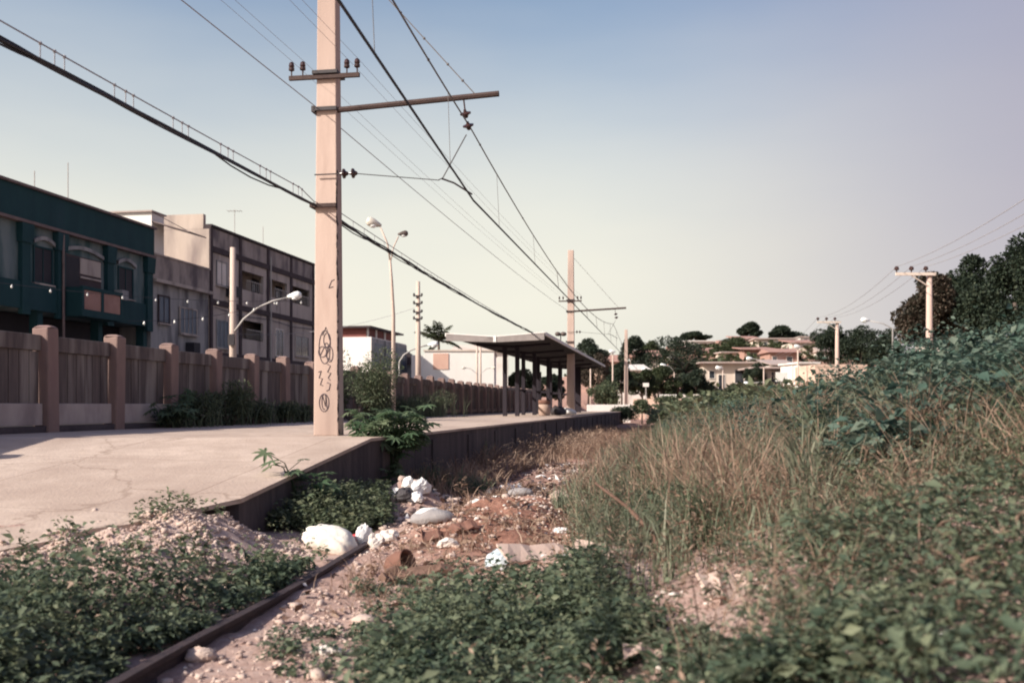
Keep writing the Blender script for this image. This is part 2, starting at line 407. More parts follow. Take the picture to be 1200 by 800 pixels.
M['orange'] = surf('orange paint patch', (.58, .35, .27), (.64, .42, .33), 2, .9, .1)
M['tile'] = surf('weathered roof tiles', (.30, .17, .14), (.40, .24, .20), 1.5, .9, .5, (1, 1, 1), (.24, .12, .10), .8)
M['cream'] = surf('cream plaster', (.60, .50, .42), (.66, .57, .49), .6, .9, .1, c3=(.50, .41, .35), s3=.4)
M['peach'] = surf('peach plaster', (.64, .44, .34), (.70, .51, .41), .5, .9, .1, c3=(.55, .38, .30), s3=.3)
M['palewall'] = surf('pale wall', (.66, .60, .55), (.72, .67, .62), .5, .9, .1, c3=(.52, .46, .42), s3=.4)
M['greyroof'] = surf('grey slab roof', (.33, .26, .23), (.42, .34, .31), .6, .9, .1)
M['brick'] = surf('red brick', (.34, .20, .16), (.42, .26, .21), 1, .9, .2)
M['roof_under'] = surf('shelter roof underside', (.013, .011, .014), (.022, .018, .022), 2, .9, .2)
M['fascia'] = surf('shelter fascia', (.23, .20, .19), (.30, .265, .25), 3, .85, .15, c3=(.16, .135, .13), s3=1.2)
M['roofedge'] = surf('pale eave edging', (.74, .70, .66), (.8, .77, .73), 3, .8, .1)
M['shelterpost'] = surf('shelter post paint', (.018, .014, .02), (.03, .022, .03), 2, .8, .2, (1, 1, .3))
M['asphalt'] = surf('asphalt', (.05, .048, .048), (.065, .06, .06), 3, .95, .2)
M['pavement'] = surf('pavement', (.34, .29, .26), (.42, .36, .32), 1.5, .95, .2)
M['bark'] = surf('bark', (.075, .055, .048), (.12, .09, .075), 4, .95, .6, (1, 1, .3))
M['graffiti'] = surf('black graffiti line', (.09, .07, .08), (.14, .11, .12), 4, .9, 0)
M['stalk'] = surf('pale stalk', (.34, .26, .18), (.42, .34, .25), 6, .8, .1)
M['stone'] = surf('rubble stone', (.42, .31, .26), (.58, .46, .39), 5, .95, .4, c3=(.3, .2, .17), s3=2)
M['whitestone'] = surf('whitewashed rubble', (.72, .66, .6), (.62, .54, .48), 6, .9, .4)
M['plastic_white'] = surf('white plastic', (.80, .78, .75), (.70, .67, .64), 6, .45, .6, bscale=10, spec=.4)
M['sack'] = surf('white woven sack', (.78, .74, .66), (.70, .64, .56), 7, .8, .7, c3=(.6, .5, .42), s3=3, bscale=12)
M['greycloth'] = surf('grey mattress cloth', (.26, .24, .24), (.34, .31, .30), 5, .9, .5)
M['wood'] = surf('old timber', (.12, .07, .05), (.20, .12, .09), 6, .9, .4, (1, 1, 1))
M['clay'] = surf('brown clay', (.15, .07, .05), (.22, .115, .085), 5, .8, .3)
M['paleblue'] = surf('pale blue plastic', (.42, .52, .58), (.62, .66, .68), 5, .45, .5, bscale=9)
M['red'] = surf('red plastic', (.45, .05, .06), (.5, .07, .08), 5, .5, .1)
M['cardboard'] = surf('torn cardboard', (.46, .33, .27), (.56, .43, .36), 5, .9, .3)
M['beige_bin'] = surf('beige barrel', (.36, .25, .20), (.43, .31, .25), 3, .7, .1)
M['brown_fence'] = surf('brown pickets', (.22, .13, .11), (.28, .18, .15), 3, .9, .2)
M['yellowbulb'] = surf('white bulb glass', (.85, .84, .78), (.85, .84, .78), 3, .2, 0, spec=.6)

M['weed'] = leafmat('weed leaves', (.042, .070, .046), (.098, .132, .086), (.195, .218, .135), .35)
M['weed2'] = leafmat('broad bank leaves', (.030, .062, .050), (.072, .118, .090), (.15, .182, .138), .3)
M['castor'] = leafmat('palmate leaves', (.06, .115, .06), (.12, .18, .10), (.21, .255, .155), .45)
M['bush'] = leafmat('olive bush leaves', (.055, .078, .046), (.115, .142, .082), (.215, .225, .135), .35)
M['treeleaf'] = leafmat('dark tree leaves', (.016, .026, .019), (.034, .050, .032), (.078, .092, .058), .25)
M['treeleaf2'] = leafmat('olive tree leaves', (.03, .045, .024), (.06, .078, .038), (.115, .125, .066), .25)
M['treebrown'] = leafmat('browned tree leaves', (.03, .034, .024), (.075, .058, .042), (.13, .09, .068), .2)
M['grass'] = leafmat('green grass', (.065, .092, .056), (.13, .158, .095), (.235, .235, .155), .3)
M['dry'] = leafmat('dry grass', (.17, .105, .075), (.32, .215, .155), (.48, .36, .27), .3)
M['greygrass'] = leafmat('silvery weeds', (.11, .13, .085), (.19, .205, .14), (.28, .275, .20), .3)

# ------------------------------------------------------------------ ground sheet
def graded(a, b, breaks):
    out = [a]
    while out[-1] < b:
        x = out[-1]; st = next(s for lim, s in breaks if x < lim); out.append(x+st)
    return np.array(out)
gy = graded(-60, 2500, [(-8, 4), (3, .5), (18, .11), (30, .3), (60, 1), (130, 4), (300, 8), (9999, 120)])
gx = graded(-900, 1200, [(-120, 60), (-24, 6), (-5.5, .7), (5.5, .11), (14, .35), (30, 1.2), (150, 6), (9999, 80)])
GX, GY = np.meshgrid(gx, gy)
GZ = HT(GX, GY)
V = np.stack([GX, GY, GZ], -1).reshape(-1, 3)
nx, ny = len(gx), len(gy)
ii = (np.arange(ny-1)[:, None]*nx+np.arange(nx-1)[None, :]).ravel()
F = np.stack([ii, ii+1, ii+nx+1, ii+nx], 1)
FC = V[F].mean(1)
redv = np.clip(1.5*np.exp(-(((FC[:, 0]-.1-.15*(FC[:, 1]-12.5))/1.1)**2+((FC[:, 1]-12.3)/2.4)**2))*(.5+fbm(FC[:, 0]*1.5, FC[:, 1]*1.5, 2)), 0, .9)+.5*smooth((FC[:, 1]-16)/3)*smooth((FC[:, 0]+3)/1)
g = np_mesh('ground', V, F, M['ground'], np.clip(redv, 0, .9), smooth=True)   # the heap and the bank are of redder earth
pale = np.clip(1.6*np.exp(-(((FC[:, 0]+3.2)/.9)**2+((FC[:, 1]-10)/1.3)**2))*(.4+fbm(FC[:, 0]*2, FC[:, 1]*2, 2)), 0, 1)
at_ = g.data.attributes.new('pale', 'FLOAT', 'FACE'); at_.data.foreach_set('value', pale.astype(np.float32))
tag(g, kind='structure')

# street and pavement beyond the fence
def strip(off0, off1, y0, y1, z, n=2):
    ys = np.linspace(y0, y1, n); vs = []; 
    for y in ys: vs += [(float(FEN(y))-off0, y, z), (float(FEN(y))-off1, y, z)]
    return vs, [(2*i, 2*i+1, 2*i+3, 2*i+2) for i in range(n-1)]
m = MB(); m.add(*strip(1.5, 9.5, -10, 160, .96)); tag(m.build('road', M['asphalt']), kind='structure')
m = MB()
for y0, y1 in ((-10, 160),):
    a = [(float(FEN(y0))-9.5, y0), (float(FEN(y1))-9.5, y1), (float(FEN(y1))-11.6, y1), (float(FEN(y0))-11.6, y0)]
    m.prism(a, .80, 1.09)
tag(m.build('pavement', M['pavement'], bevel=.02), kind='structure')

# ------------------------------------------------------------------ platform
plat = thing('station_platform', 'long concrete platform ramping down towards the camera beside the overgrown track', 'platform', (0, 0, 0))
m = MB()
rg = random.Random(3)
right = []
for y in np.arange(11.1, 15.8, .5): right.append((float(EDGE(y)), float(y)))
for y in (15.8, 30, 60, 90): right.append((float(EDGE(y))+0, y))
ragged = [(-4.75, 8.3), (-4.45, 8.9), (-4.2, 9.2), (-4.05, 9.65), (-3.75, 9.85), (-3.6, 10.3), (-3.35, 10.5), (-3.12, 10.9)]
leftp = [(float(FEN(y))+.16, y) for y in (90, 60, 30, 15.8, 12, 9, 6.6)]
poly = [(-9.5, 6.6), (-6.2, 6.6), (-5.3, 7.4)]+ragged+right+leftp[:-1]
# deck top as strips: split along y for the bend at 15.8
def deckz(y): return float(DECK(y))
near = [p for p in poly if p[1] <= 15.8]
e1 = (float(EDGE(15.8)), 15.8); f1 = (float(FEN(15.8))+.16, 15.8)
nearpoly = [(-10.85, 6.6), (-6.2, 6.6), (-5.3, 7.4)]+ragged+[r for r in right if r[1] < 15.7]+[e1, f1, (float(FEN(12))+.16, 12), (float(FEN(9))+.16, 9)]
farpoly = [e1]+[r for r in right if r[1] > 16]+[p for p in leftp if p[1] > 16]+[f1]
for P in (nearpoly, farpoly):
    m.prism(P, [deckz(y)-.05 for _, y in P], [deckz(y) for _, y in P])
m.build('deck', M['deck'], plat)
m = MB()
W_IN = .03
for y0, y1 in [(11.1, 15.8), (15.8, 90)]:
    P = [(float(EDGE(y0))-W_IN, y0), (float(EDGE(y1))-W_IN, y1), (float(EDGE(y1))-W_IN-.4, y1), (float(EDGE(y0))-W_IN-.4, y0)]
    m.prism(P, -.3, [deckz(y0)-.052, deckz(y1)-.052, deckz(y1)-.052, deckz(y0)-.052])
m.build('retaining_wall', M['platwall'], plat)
for y in np.arange(16.6, 88, 3.4):                        # shallow buttresses
    x = float(EDGE(y))-W_IN; m = MB()
    m.box(x-.1, x+.04, y-.22, y+.22, -.3, deckz(y)-.16, RZ); m.build('buttress', M['platwall'], plat)
# end wall
m = MB(); y = 90; P = [(float(FEN(y))+.2, y), (float(EDGE(y))-W_IN, y), (float(EDGE(y))-W_IN, y+.3), (float(FEN(y))+.2, y+.3)]
m.prism(P, -.3, 1.08); m.build('end_wall', M['platwall'], plat)

# ------------------------------------------------------------------ fence
fen = thing('concrete_fence', 'weathered pinkish concrete panel fence with square posts along the platform back', 'fence', (0, 0, 0))
SP = 2.35
posts = [19.3+SP*k for k in range(-5, 31)]
rgf = random.Random(5)
def ftop(y): return 3.06-.12*min(max((y-20)/50, 0), 1)
for i, y in enumerate(posts):
    x = float(FEN(y)); t = ftop(y)+rgf.uniform(-.03, .04)
    m = MB(); base = min(deckz(y), 1.1)-.3
    m.box(x-.17, x+.17, y-.17, y+.17, base, t, RZ+rgf.uniform(-.03, .03), tilt=(rgf.uniform(-.012, .012), rgf.uniform(-.012, .012)))
    m.frustum(.36, .36, t, .20, .20, t+.05, x, y)
    m.build('post', M['fencepost'], fen, bevel=.03)
for i in range(len(posts)-1):
    y0, y1 = posts[i]+.18, posts[i+1]-.18
    ya = (y0+y1)/2; L = (y1-y0); x = float(FEN(ya))-.05; t = ftop(ya)
    rz = -math.atan(.16)
    m = MB(); nb = 7
    if rgf.random() < .05 and i > 12: nb = 6
    for k in range(nb):
        a0 = ya-L/2+L*k/7; a1 = a0+L/7-.012
        yc = (a0+a1)/2; xc = float(FEN(yc))-.06+rgf.uniform(-.012, .012)
        m.box(xc-.03, xc+.03, a0, a1, 1.36 if y0 > 25 else 1.62, t-.42+rgf.uniform(-.015, .015), rz)
    m.build('panel', M['fencepanel'], fen)
    m = MB(); m.box(x-.07, x+.07, y0-.03, y1+.03, t-.42, t-.12, rz); m.build('top_rail', M['fencepanel'], fen, bevel=.015)
    m = MB(); m.box(x-.10, x+.10, y0-.03, y1+.03, 1.22, 1.38 if y0 > 25 else 1.64, rz); m.build('bottom_rail', M['fencepost' if y0 > 25 else 'palerail'], fen, bevel=.015)
m = MB()
for (y0, y1) in ((7.5, 15.8), (15.8, 89)):
    P = [(float(FEN(y0))+.12, y0), (float(FEN(y1))+.12, y1), (float(FEN(y1))-.12, y1), (float(FEN(y0))-.12, y0)]
    m.prism(P, -.2, 1.21)
m.build('base_wall', M['fencebase'], fen)

# ------------------------------------------------------------------ rails
def rail_mesh(x_of, y0, y1, zf, n=40):
    prof = [(-.065, 0), (.065, 0), (.065, .015), (.012, .035), (.012, .10), (.036, .112), (.036, .145), (-.036, .145), (-.036, .112), (-.012, .10), (-.012, .035), (-.065, .015)]
    ys = np.linspace(y0, y1, n); vs = []; k = len(prof)
    for y in ys:
        x = float(x_of(y)); z = float(zf(y))
        vs += [(x+px, y, z+pz) for px, pz in prof]
    fs = [(i*k+j, i*k+(j+1) % k, (i+1)*k+(j+1) % k, (i+1)*k+j) for i in range(n-1) for j in range(k)]
    fs += [tuple(reversed(range(k))), tuple(range((n-1)*k, n*k))]
    m = MB(); m.add(vs, fs); return m
o = rail_mesh(lambda y: XL(y), 2.5, 12.6, lambda y: -.055+.012*math.sin(y*1.3)+.03*max(0, y-11.6)).build('rail', M['rail'])
tag(o, 'dark rusty rail running from the lower left past the white sack', 'rail')
o = rail_mesh(lambda y: XL(y)+GAUGE+.05, 13.9, 16.6, lambda y: .12-.03*(y-13.9)).build('rail', M['rail'])
tag(o, 'short exposed end of rail poking out of red earth below the dry grass', 'rail')
o = rail_mesh(lambda y: XL(y)+GAUGE+.05, 18.6, 20.8, lambda y: .05-.02*(y-18)).build('rail', M['rail'])
tag(o, 'far stub of rail half sunk in dry grass towards the shelter', 'rail')

# ------------------------------------------------------------------ catenary poles and lines
def insul(m, c, axis, n=2, r=.075, gap=.14):
    c = Vector(c); axis = Vector(axis).normalized()
    Mx = axis.to_track_quat('Z', 'Y').to_matrix()
    for k in range(n):
        m.lathe([(.02, -.07), (.03, -.03), (r, -.012), (r*.95, .012), (.045, .03), (.03, .065), (.015, .075)], c+axis*gap*(k-(n-1)/2), 12, Mx)

def catenary_pole(loc, sc, label, arms=True, top=9.9):
    t = thing('catenary_pole', label, 'railway pole', loc, RZ, 'pink concrete catenary poles along the platform' )
    zb = 0
    m = MB(); m.frustum(.44*sc, .30*sc, 0, .30*sc, .24*sc, (top-1.09)*sc)
    m.build('shaft', M['pole'], t, bevel=.015)
    if not arms: return t
    Z = lambda z: (z-1.09)*sc
    # telegraph cross arm
    m = MB(); z = Z(7.16); m.box(-.64*sc, .60*sc, -.20*sc, -.14*sc, z-.035, z+.035)
    m.build('cross_arm', M['rust'], t)
    m = MB(); m.box(-.22*sc, .22*sc, -.225*sc, .21*sc, z+.045, z+.10); m.build('clamp_band', M['dark'], t)
    for x in (-.60, -.40, .38, .56):
        m = MB(); m.lathe([(.012, 0), (.012, .08), (.05, .10), (.05, .14), (.035, .15), (.05, .17), (.04, .22), (.02, .24)], (x*sc, -.17*sc, z+.035), 10)
        m.build('insulator', M['porcelain'], t)
    # cantilever
    m = MB(); z0 = Z(6.62); z1 = Z(6.76); L = 2.96*sc
    m.tube([(.14*sc, -.05, z0), (L, -.05, z1)], .05*sc, 8)
    m.build('cantilever', M['rust'], t)
    m = MB(); m.box(-.20*sc, .20*sc, -.20*sc, -.16*sc, z0-.03, z0+.03); m.box(-.24*sc, -.18*sc, -.2*sc, .1*sc, z0-.05, z0+.05); m.build('clamp_band', M['dark'], t)
    m = MB(); m.tube([(.0, 0, (top-1.09)*sc-.25), (2.55*sc, -.05, z1+.02)], .009, 5)
    for q in (.2, .35, .5, .66, .82, .92):
        p = Vector((0, 0, (top-1.09)*sc-.25)).lerp(Vector((2.55*sc, -.05, z1+.02)), q); m.blob(p, .025, 1, 6, 4, 0)
    m.build('stay_rod', M['wire'], t)
    # pull-off and insulators
    zr = Z(5.50)
    m = MB(); m.tube([(-.18*sc, -.2*sc, zr), (.5*sc, -.2*sc, zr)], .012, 5); m.tube([(.5*sc, -.2*sc, zr), (.75*sc, -.2*sc, zr-.03), (1.95*sc, -.12, zr-.15)], .008, 5)
    m.tube([(1.95*sc, -.12, zr-.15), (2.02*sc, -.10, zr-.11), (2.40*sc, 0, Z(6.12))], .010, 5)
    m.tube([(2.0*sc, -.10, zr-.12), (2.20*sc, -.05, zr-.19), (2.50*sc, .0, zr-.38)], .016, 6)
    m.build('registration_arm', M['dark'], t)
    m = MB(); insul(m, (.42*sc, -.2*sc, zr), (1, 0, 0), 2, .085*sc, .16*sc); m.build('insulator', M['porcelain'], t)
    m = MB(); insul(m, (2.43*sc, -.1, Z(6.34)), (.15, .55, -1), 2, .095*sc, .20*sc)
    m.tube([(2.36*sc, -.05, Z(6.74)), (2.40*sc, -.07, Z(6.44))], .014, 5); m.build('hanging_insulator', M['porcelain'], t)
    # lower bracket for the cable bundle
    zc = Z(4.98)
    m = MB(); m.box(-.22*sc, .20*sc, -.23*sc, -.17*sc, zc-.03, zc+.03); m.box(-.26*sc, -.19*sc, -.23*sc, .12*sc, zc-.03, zc+.05); m.build('cable_bracket', M['rust'], t)
    return t
P1 = (-3.13, 17.2, 1.088)
P2 = (3.42, 58.5, 1.088)
P3 = (11.9, 105, .0)
pole1 = catenary_pole(P1, 1.0, 'tall pink concrete pole with graffiti standing on the platform ramp')
pole2 = catenary_pole(P2, 1.08, 'pink concrete pole rising through the far shelter roof')
pole3 = catenary_pole(P3, 1.0, 'distant plain pink concrete pole beyond the shelter roof tip', False, 10.6)
# graffiti on the first pole: scribbled loops on the face towards the track start
m = MB()
def gl(pts, r=.008):
    m.tube([(x, -.150+.0042*z-.0035, z) for x, z in pts], r, 4)
def loop(cx, cz, rx, rz, a0=0, a1=6.4, tw=0, n=18):
    return [(cx+rx*math.cos(a0+(a1-a0)*k/n)+tw*math.sin(2*(a0+(a1-a0)*k/n)), cz+rz*math.sin(a0+(a1-a0)*k/n)) for k in range(n+1)]
z0 = 1.15
gl(loop(-.02, 1.50, .10, .28, 1.2, 5.6)); gl(loop(.02, 1.62, .06, .12)); gl(loop(-.06, 1.42, .07, .09)); gl(loop(.07, 1.38, .055, .13))
gl([(-.06, 1.70), (.0, 1.84), (.04, 1.72), (.08, 1.58), (.06, 1.3)]); gl(loop(.01, 1.53, .03, .04)); gl([(-.10, 1.36), (-.03, 1.50), (.06, 1.47), (.0, 1.34), (.09, 1.27)])
gl([(.02, 1.22), (.08, 1.18), (.03, 1.08), (.09, 1.06), (.04, .98), (.08, .94)]); gl([(-.13, 1.08), (-.08, 1.1), (-.12, .98), (-.06, .97), (-.10, .86), (-.05, .85)])
m.build('graffiti', M['graffiti'], pole1); m = MB()
gl([(.02, .90), (.08, .88), (.06, .78), (.01, .76)]); gl(loop(-.03, .56, .085, .15)); gl(loop(-.03, .58, .04, .13, .5, 5)); gl([(-.05, .66), (-.01, .5), (.0, .7), (.02, .47)])
m.build('graffiti', M['graffiti'], pole1); m = MB()
gl([(.05, 2.50), (.10, 2.62), (.15, 2.64)]); gl([(.05, 2.50), (.13, 2.52)])
m.build('graffiti', M['graffiti'], pole1)
# crumbled right arris near the foot
m = MB(); rg = random.Random(8)
for k in range(30):
    z = .1+k*.15+rg.uniform(-.05, .05); m.blob((.222-.0077*z, -.148+.004*z+rg.uniform(-.02, .03), z), (.012, .022, rg.uniform(.03, .10)), k, 7, 5, .35)
m.build('chipped_edge', M['slabdark'], pole1)

def span(a, b, sag, n=24):
    a = Vector(a); b = Vector(b)
    return [a.lerp(b, i/n)-Vector((0, 0, 4*sag*(i/n)*(1-i/n))) for i in range(n+1)]
def cpt(Y):                                              # plan of the contact wire
    return -1.49+.097*(Y-8.8) if Y < 17.2 else -.66+.159*(Y-17.2)
m = MB(); pts = [(cpt(y), y, 5.1) for y in (-18, 0, 8.8, 17.2)]+[(cpt(y), y, 5.1+.0*y) for y in np.linspace(20, 58, 12)]+[(cpt(y), y, 5.1) for y in (70, 85, 105)]
m.tube(pts, .017, 6)
o = m.build('contact_wire', M['cable']); tag(o, 'lower thick overhead contact wire running along the track', 'wire')
m = MB()
msg = span((cpt(-21)-.05, -21, 6.34), (cpt(17.2)-.05, 17.2, 6.34), .55)+span((cpt(17.2)-.05, 17.2, 6.34), (cpt(58.5)-.05, 58.5, 6.34), .85)[1:]+span((cpt(58.5), 58.5, 6.34), (cpt(105), 105, 6.3), .85)[1:]
m.tube(msg, .013, 6)
rp = random.Random(2)
for k in range(0, len(msg)-1):
    p = msg[k].lerp(msg[k+1], .5)
    if p.y > 7 and p.y < 62 and k % 3 == 0: m.blob(p, (.02, .05, .02), 3, 6, 4, 0)
droppers = []
for k in range(len(msg)-1):
    for q in (.5,):
        p = msg[k].lerp(msg[k+1], q)
        if p.y > 6 and k % 3 == 1 and p.y < 100: m.tube([p, (cpt(p.y), p.y, 5.12)], .004 if p.y < 30 else .008, 4)
o = m.build('messenger_wire', M['wire']); tag(o, 'upper sagging messenger wire with droppers above the contact wire', 'wire')

def along(p, x, z): # local pole point -> world
    c, s = math.cos(RZ), math.sin(RZ)
    return Vector((p[0]+c*x+s*.2, p[1]+s*x-c*.2*1, z))
P0 = (P1[0]-.16*38.5, -21.3, 1.09)
# bundled telephone cable
m = MB()
A0, A1, A2 = Vector((P0[0]-.24, P0[1], 5.5)), Vector((P1[0]-.20, P1[1]-.22, 4.98)), Vector((P2[0]-.26, P2[1]-.25, 4.98))
s1, s2 = span(A0, A1, .28, 60), span(A1, A2, .24, 60)
rc = random.Random(4)
def wob(s, amp, ph, dz=0):
    n = len(s)-1
    return [p+Vector((amp*math.sin(i*.9+ph), 0, dz+amp*math.cos(i*.7+ph)))*(1 if 0 < i < n else 0) for i, p in enumerate(s)]
for s in (s1, s2):
    m.tube(wob(s, .018, 0), .022, 6); m.tube(wob(s, .022, 2), .015, 5); m.tube(wob(s, .03, 4, -.01), .010, 5)
    # a slack loop below the bundle, between lashings
    for (a, b, d) in ((44, 49, .07), (54, 58, .08)) if s is s1 else ((1, 5, .08), (22, 30, .04)):
        seg = s[a:b+1]; n = len(seg)-1
        m.tube([p-Vector((0, 0, d*4*(i/n)*(1-i/n))) for i, p in enumerate(seg)], .011, 5)
o = m.build('telephone_cable', M['cable']); tag(o, 'thick black bundled cable descending from upper left past the pole to the shelter', 'cable')
m = MB()
for s in (s1, s2):
    up = [p+Vector((0, 0, .16 if 0 < i < 60 else .05)) for i, p in enumerate(s)]
    if s is s2: up = [p+Vector((0, 0, .16*max(0, 1-i/40) if i else .05)) for i, p in enumerate(s)]
    m.tube(up, .008, 5)
    if s is s1:
        for i in range(30, 60):
            for q in ((.1,) if i % 2 else (.5, .85)):
                a = s[i].lerp(s[i+1], q); b = up[i].lerp(up[i+1], q)
                m.tube([a, b], .006, 4); m.blob(b, .02, 2, 6, 4, 0)
    else:
        for i in range(1, 30): m.tube([s[i], up[i]], .005, 4)
o = m.build('support_wire', M['thinwire']); tag(o, 'thin support wire with hanging rings just above the black bundled cable', 'wire')

def linewire(name, label, x, z, r, sag=.15, z0=None, group=None):
    a0 = Vector((P0[0]+x, P0[1], z)); a1 = Vector((P1[0]+x, P1[1]-.2, z)); a2 = Vector((P2[0]+x*1.08, P2[1]-.2, (z-1.09)*1.08+1.09))
    m = MB(); m.tube(span(a0, a1, sag)+span(a1, a2, sag)[1:], r, 5)
    o = m.build(name, M['thinwire']); tag(o, label, 'wire', group)
linewire('feeder_wire', 'single grey feeder wire clamped to the pole at the cantilever level', -.21, 6.66, .008)
linewire('telegraph_wire', 'faint telegraph wire on the outermost left insulator of the pole cross arm', -.60, 7.42, .003)
linewire('telegraph_wire', 'faint telegraph wire on the inner left insulator of the pole cross arm', -.40, 7.42, .003)
linewire('telegraph_wire', 'faint telegraph wire on the inner right insulator of the pole cross arm', .38, 7.42, .003)
linewire('telegraph_wire', 'faint telegraph wire on the outermost right insulator of the pole cross arm', .56, 7.42, .003)

# ------------------------------------------------------------------ shelter
she = thing('platform_shelter', 'flat dark canopy shelter on twin rows of thin posts on the platform', 'shelter', (.25, 43.5, 1.09), RZ)
Ls = 36.0; WH = 2.18; cx0 = -1.0          # local: x across, y along
zc, ze = 3.38, 3.53
def roof_prof(th): # shallow butterfly section
    return [(-WH, ze), (0, zc), (WH, ze), (WH, ze+th), (0, zc+th), (-WH, ze+th)]
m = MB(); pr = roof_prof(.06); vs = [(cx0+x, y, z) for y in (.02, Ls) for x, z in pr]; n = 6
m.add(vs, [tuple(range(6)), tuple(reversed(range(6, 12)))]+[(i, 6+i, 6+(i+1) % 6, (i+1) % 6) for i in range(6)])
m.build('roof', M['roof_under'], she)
for s in (-1, 1):
    m = MB(); a = [(cx0+s*(.07), zc-.13), (cx0+s*(WH-.02), ze-.20 if s > 0 else ze-.2), (cx0+s*(WH-.02), ze+.10), (cx0+s*.07, zc+.10)]
    vs = [(x, y, z) for y in (-.06, .02) for x, z in a]
    m.add(vs, [(0, 1, 2, 3), (7, 6, 5, 4), (0, 4, 5, 1), (1, 5, 6, 2), (2, 6, 7, 3), (3, 7, 4, 0)]); m.build('fascia', M['fascia'], she)
    m = MB(); m.box(cx0+s*WH-.05, cx0+s*WH+.05, .03, Ls, ze+.0, ze+.14); m.build('eave_edge', M['roofedge'], she)
    m = MB(); a = [(cx0+s*.05, zc+.105), (cx0+s*(WH), ze+.105), (cx0+s*(WH), ze+.145), (cx0+s*.05, zc+.145)]
    vs = [(x, y, z) for y in (-.075, .02) for x, z in a]; m.add(vs, [(0, 1, 2, 3), (7, 6, 5, 4), (0, 4, 5, 1), (1, 5, 6, 2), (2, 6, 7, 3), (3, 7, 4, 0)]); m.build('eave_edge', M['roofedge'], she)
m = MB(); m.box(cx0-.06, cx0+.06, -.09, .015, zc-.12, zc+.16); m.build('gutter_end', M['roofedge'], she)
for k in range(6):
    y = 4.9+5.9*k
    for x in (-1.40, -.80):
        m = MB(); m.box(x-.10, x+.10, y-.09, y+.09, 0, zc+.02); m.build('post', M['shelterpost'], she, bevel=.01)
    m = MB(); zz = 1.32; m.box(-1.31, -.89, y-.04, y+.04, zz-.06, zz+.06); m.build('cross_rail', M['shelterpost'], she)
    m = MB()
    m.tube([(-1.9-.9, y, ze-.08), (cx0, y, zc-.05), (cx0+1.8, y, ze-.08)], .06, 4); m.build('rafter', M['shelterpost'], she)
for x in (-1.40,):
    m = MB(); m.box(x-.03, x+.03, 4.9, 4.9+5.9*5, 1.26, 1.38); m.build('long_rail', M['shelterpost'], she)
m = MB(); m.box(-2.0, -1.55, 19, 19.25, 0, 2.6); m.build('screen_wall', M['shelterpost'], she)
m = MB(); m.box(-.95, -.35, 32.5, 32.75, 0, zc+.1); m.build('screen_wall', M['shelterpost'], she)

# things under the shelter
def world_on(u, Y, z=1.09): return ((u-600)*Y/FPX, Y, z)
t = thing('barrel', 'beige barrel with darker upper band under the shelter', 'barrel', world_on(638, 52))
m = MB(); m.lathe([(.27, 0), (.30, .05), (.31, .35), (.30, .58)], (0, 0, 0), 16); m.build('body', M['beige_bin'], t, True)
m = MB(); m.lathe([(.315, .585), (.315, .78), (.27, .80), (.25, .79)], (0, 0, 0), 16); m.build('rim', M['clay'], t, True)
m = MB(); x, y, z = world_on(665, 56); m.blob((x, y, z+.12), (.55, .4, .24), 5, 14, 9, .15, .4); tag(m.build('rubbish_bag', M['plastic_white'], None, True), 'slumped white bag lying at the far end under the shelter', 'bag')
m = MB(); x, y, z = world_on(654, 53); m.blob((x, y, z+.16), (.42, .35, .32), 9, 14, 9, .18, .4); tag(m.build('rubbish_bag', M['dark'], None, True), 'dark rubbish bag between beige barrel and white bag', 'bag')
# loudspeaker pair above the roof: twin floodlight on a thin post by the far pole
t = thing('floodlight_post', 'thin post with two small floodlights sticking up behind the shelter roof', 'floodlight', world_on(657, 64))
m = MB(); m.tube([(0, 0, 0), (0, 0, 5.0)], .04, 6); m.build('mast', M['dark'], t)
for s in (-1, 1):
    m = MB(); m.blob((.18*s, 0, 5.05), (.2, .16, .14), 3, 8, 6, .05); m.build('lamp_head', M['lampdark'], t, True)

# ------------------------------------------------------------------ buildings on the street side (local x = outward, y = along, facade at x=0)
FX0 = lambda Y: -17.1+.17*(Y-57)
BRZ = -math.atan(.17)
def win(parent, a0, a1, z0, z1, glass=M['glassdark'], frame=None, name='window', sill=True, depth=.10, mull=1):
    """window set in the facade: frame with panes and sill"""
    m = MB(); t = .07
    m.box(-.02, .05, a0-t, a0, z0, z1); m.box(-.02, .05, a1, a1+t, z0, z1); m.box(-.02, .05, a0-t, a1+t, z1, z1+t); m.box(-.02, .05, a0-t, a1+t, z0-t, z0)
    for k in range(1, mull+1):
        a = a0+(a1-a0)*k/(mull+1); m.box(.0, .035, a-.02, a+.02, z0, z1)
    f = m.build(name, frame or M['plaster_drab'], parent)
    m = MB(); m.box(-.015, .012, a0, a1, z0, z1); m.build('pane', glass, f)
    if sill:
        m = MB(); m.box(.0, .14, a0-.12, a1+.12, z0-t-.07, z0-t-.003); m.build('sill', M['plaster_drab'], f)
    return f
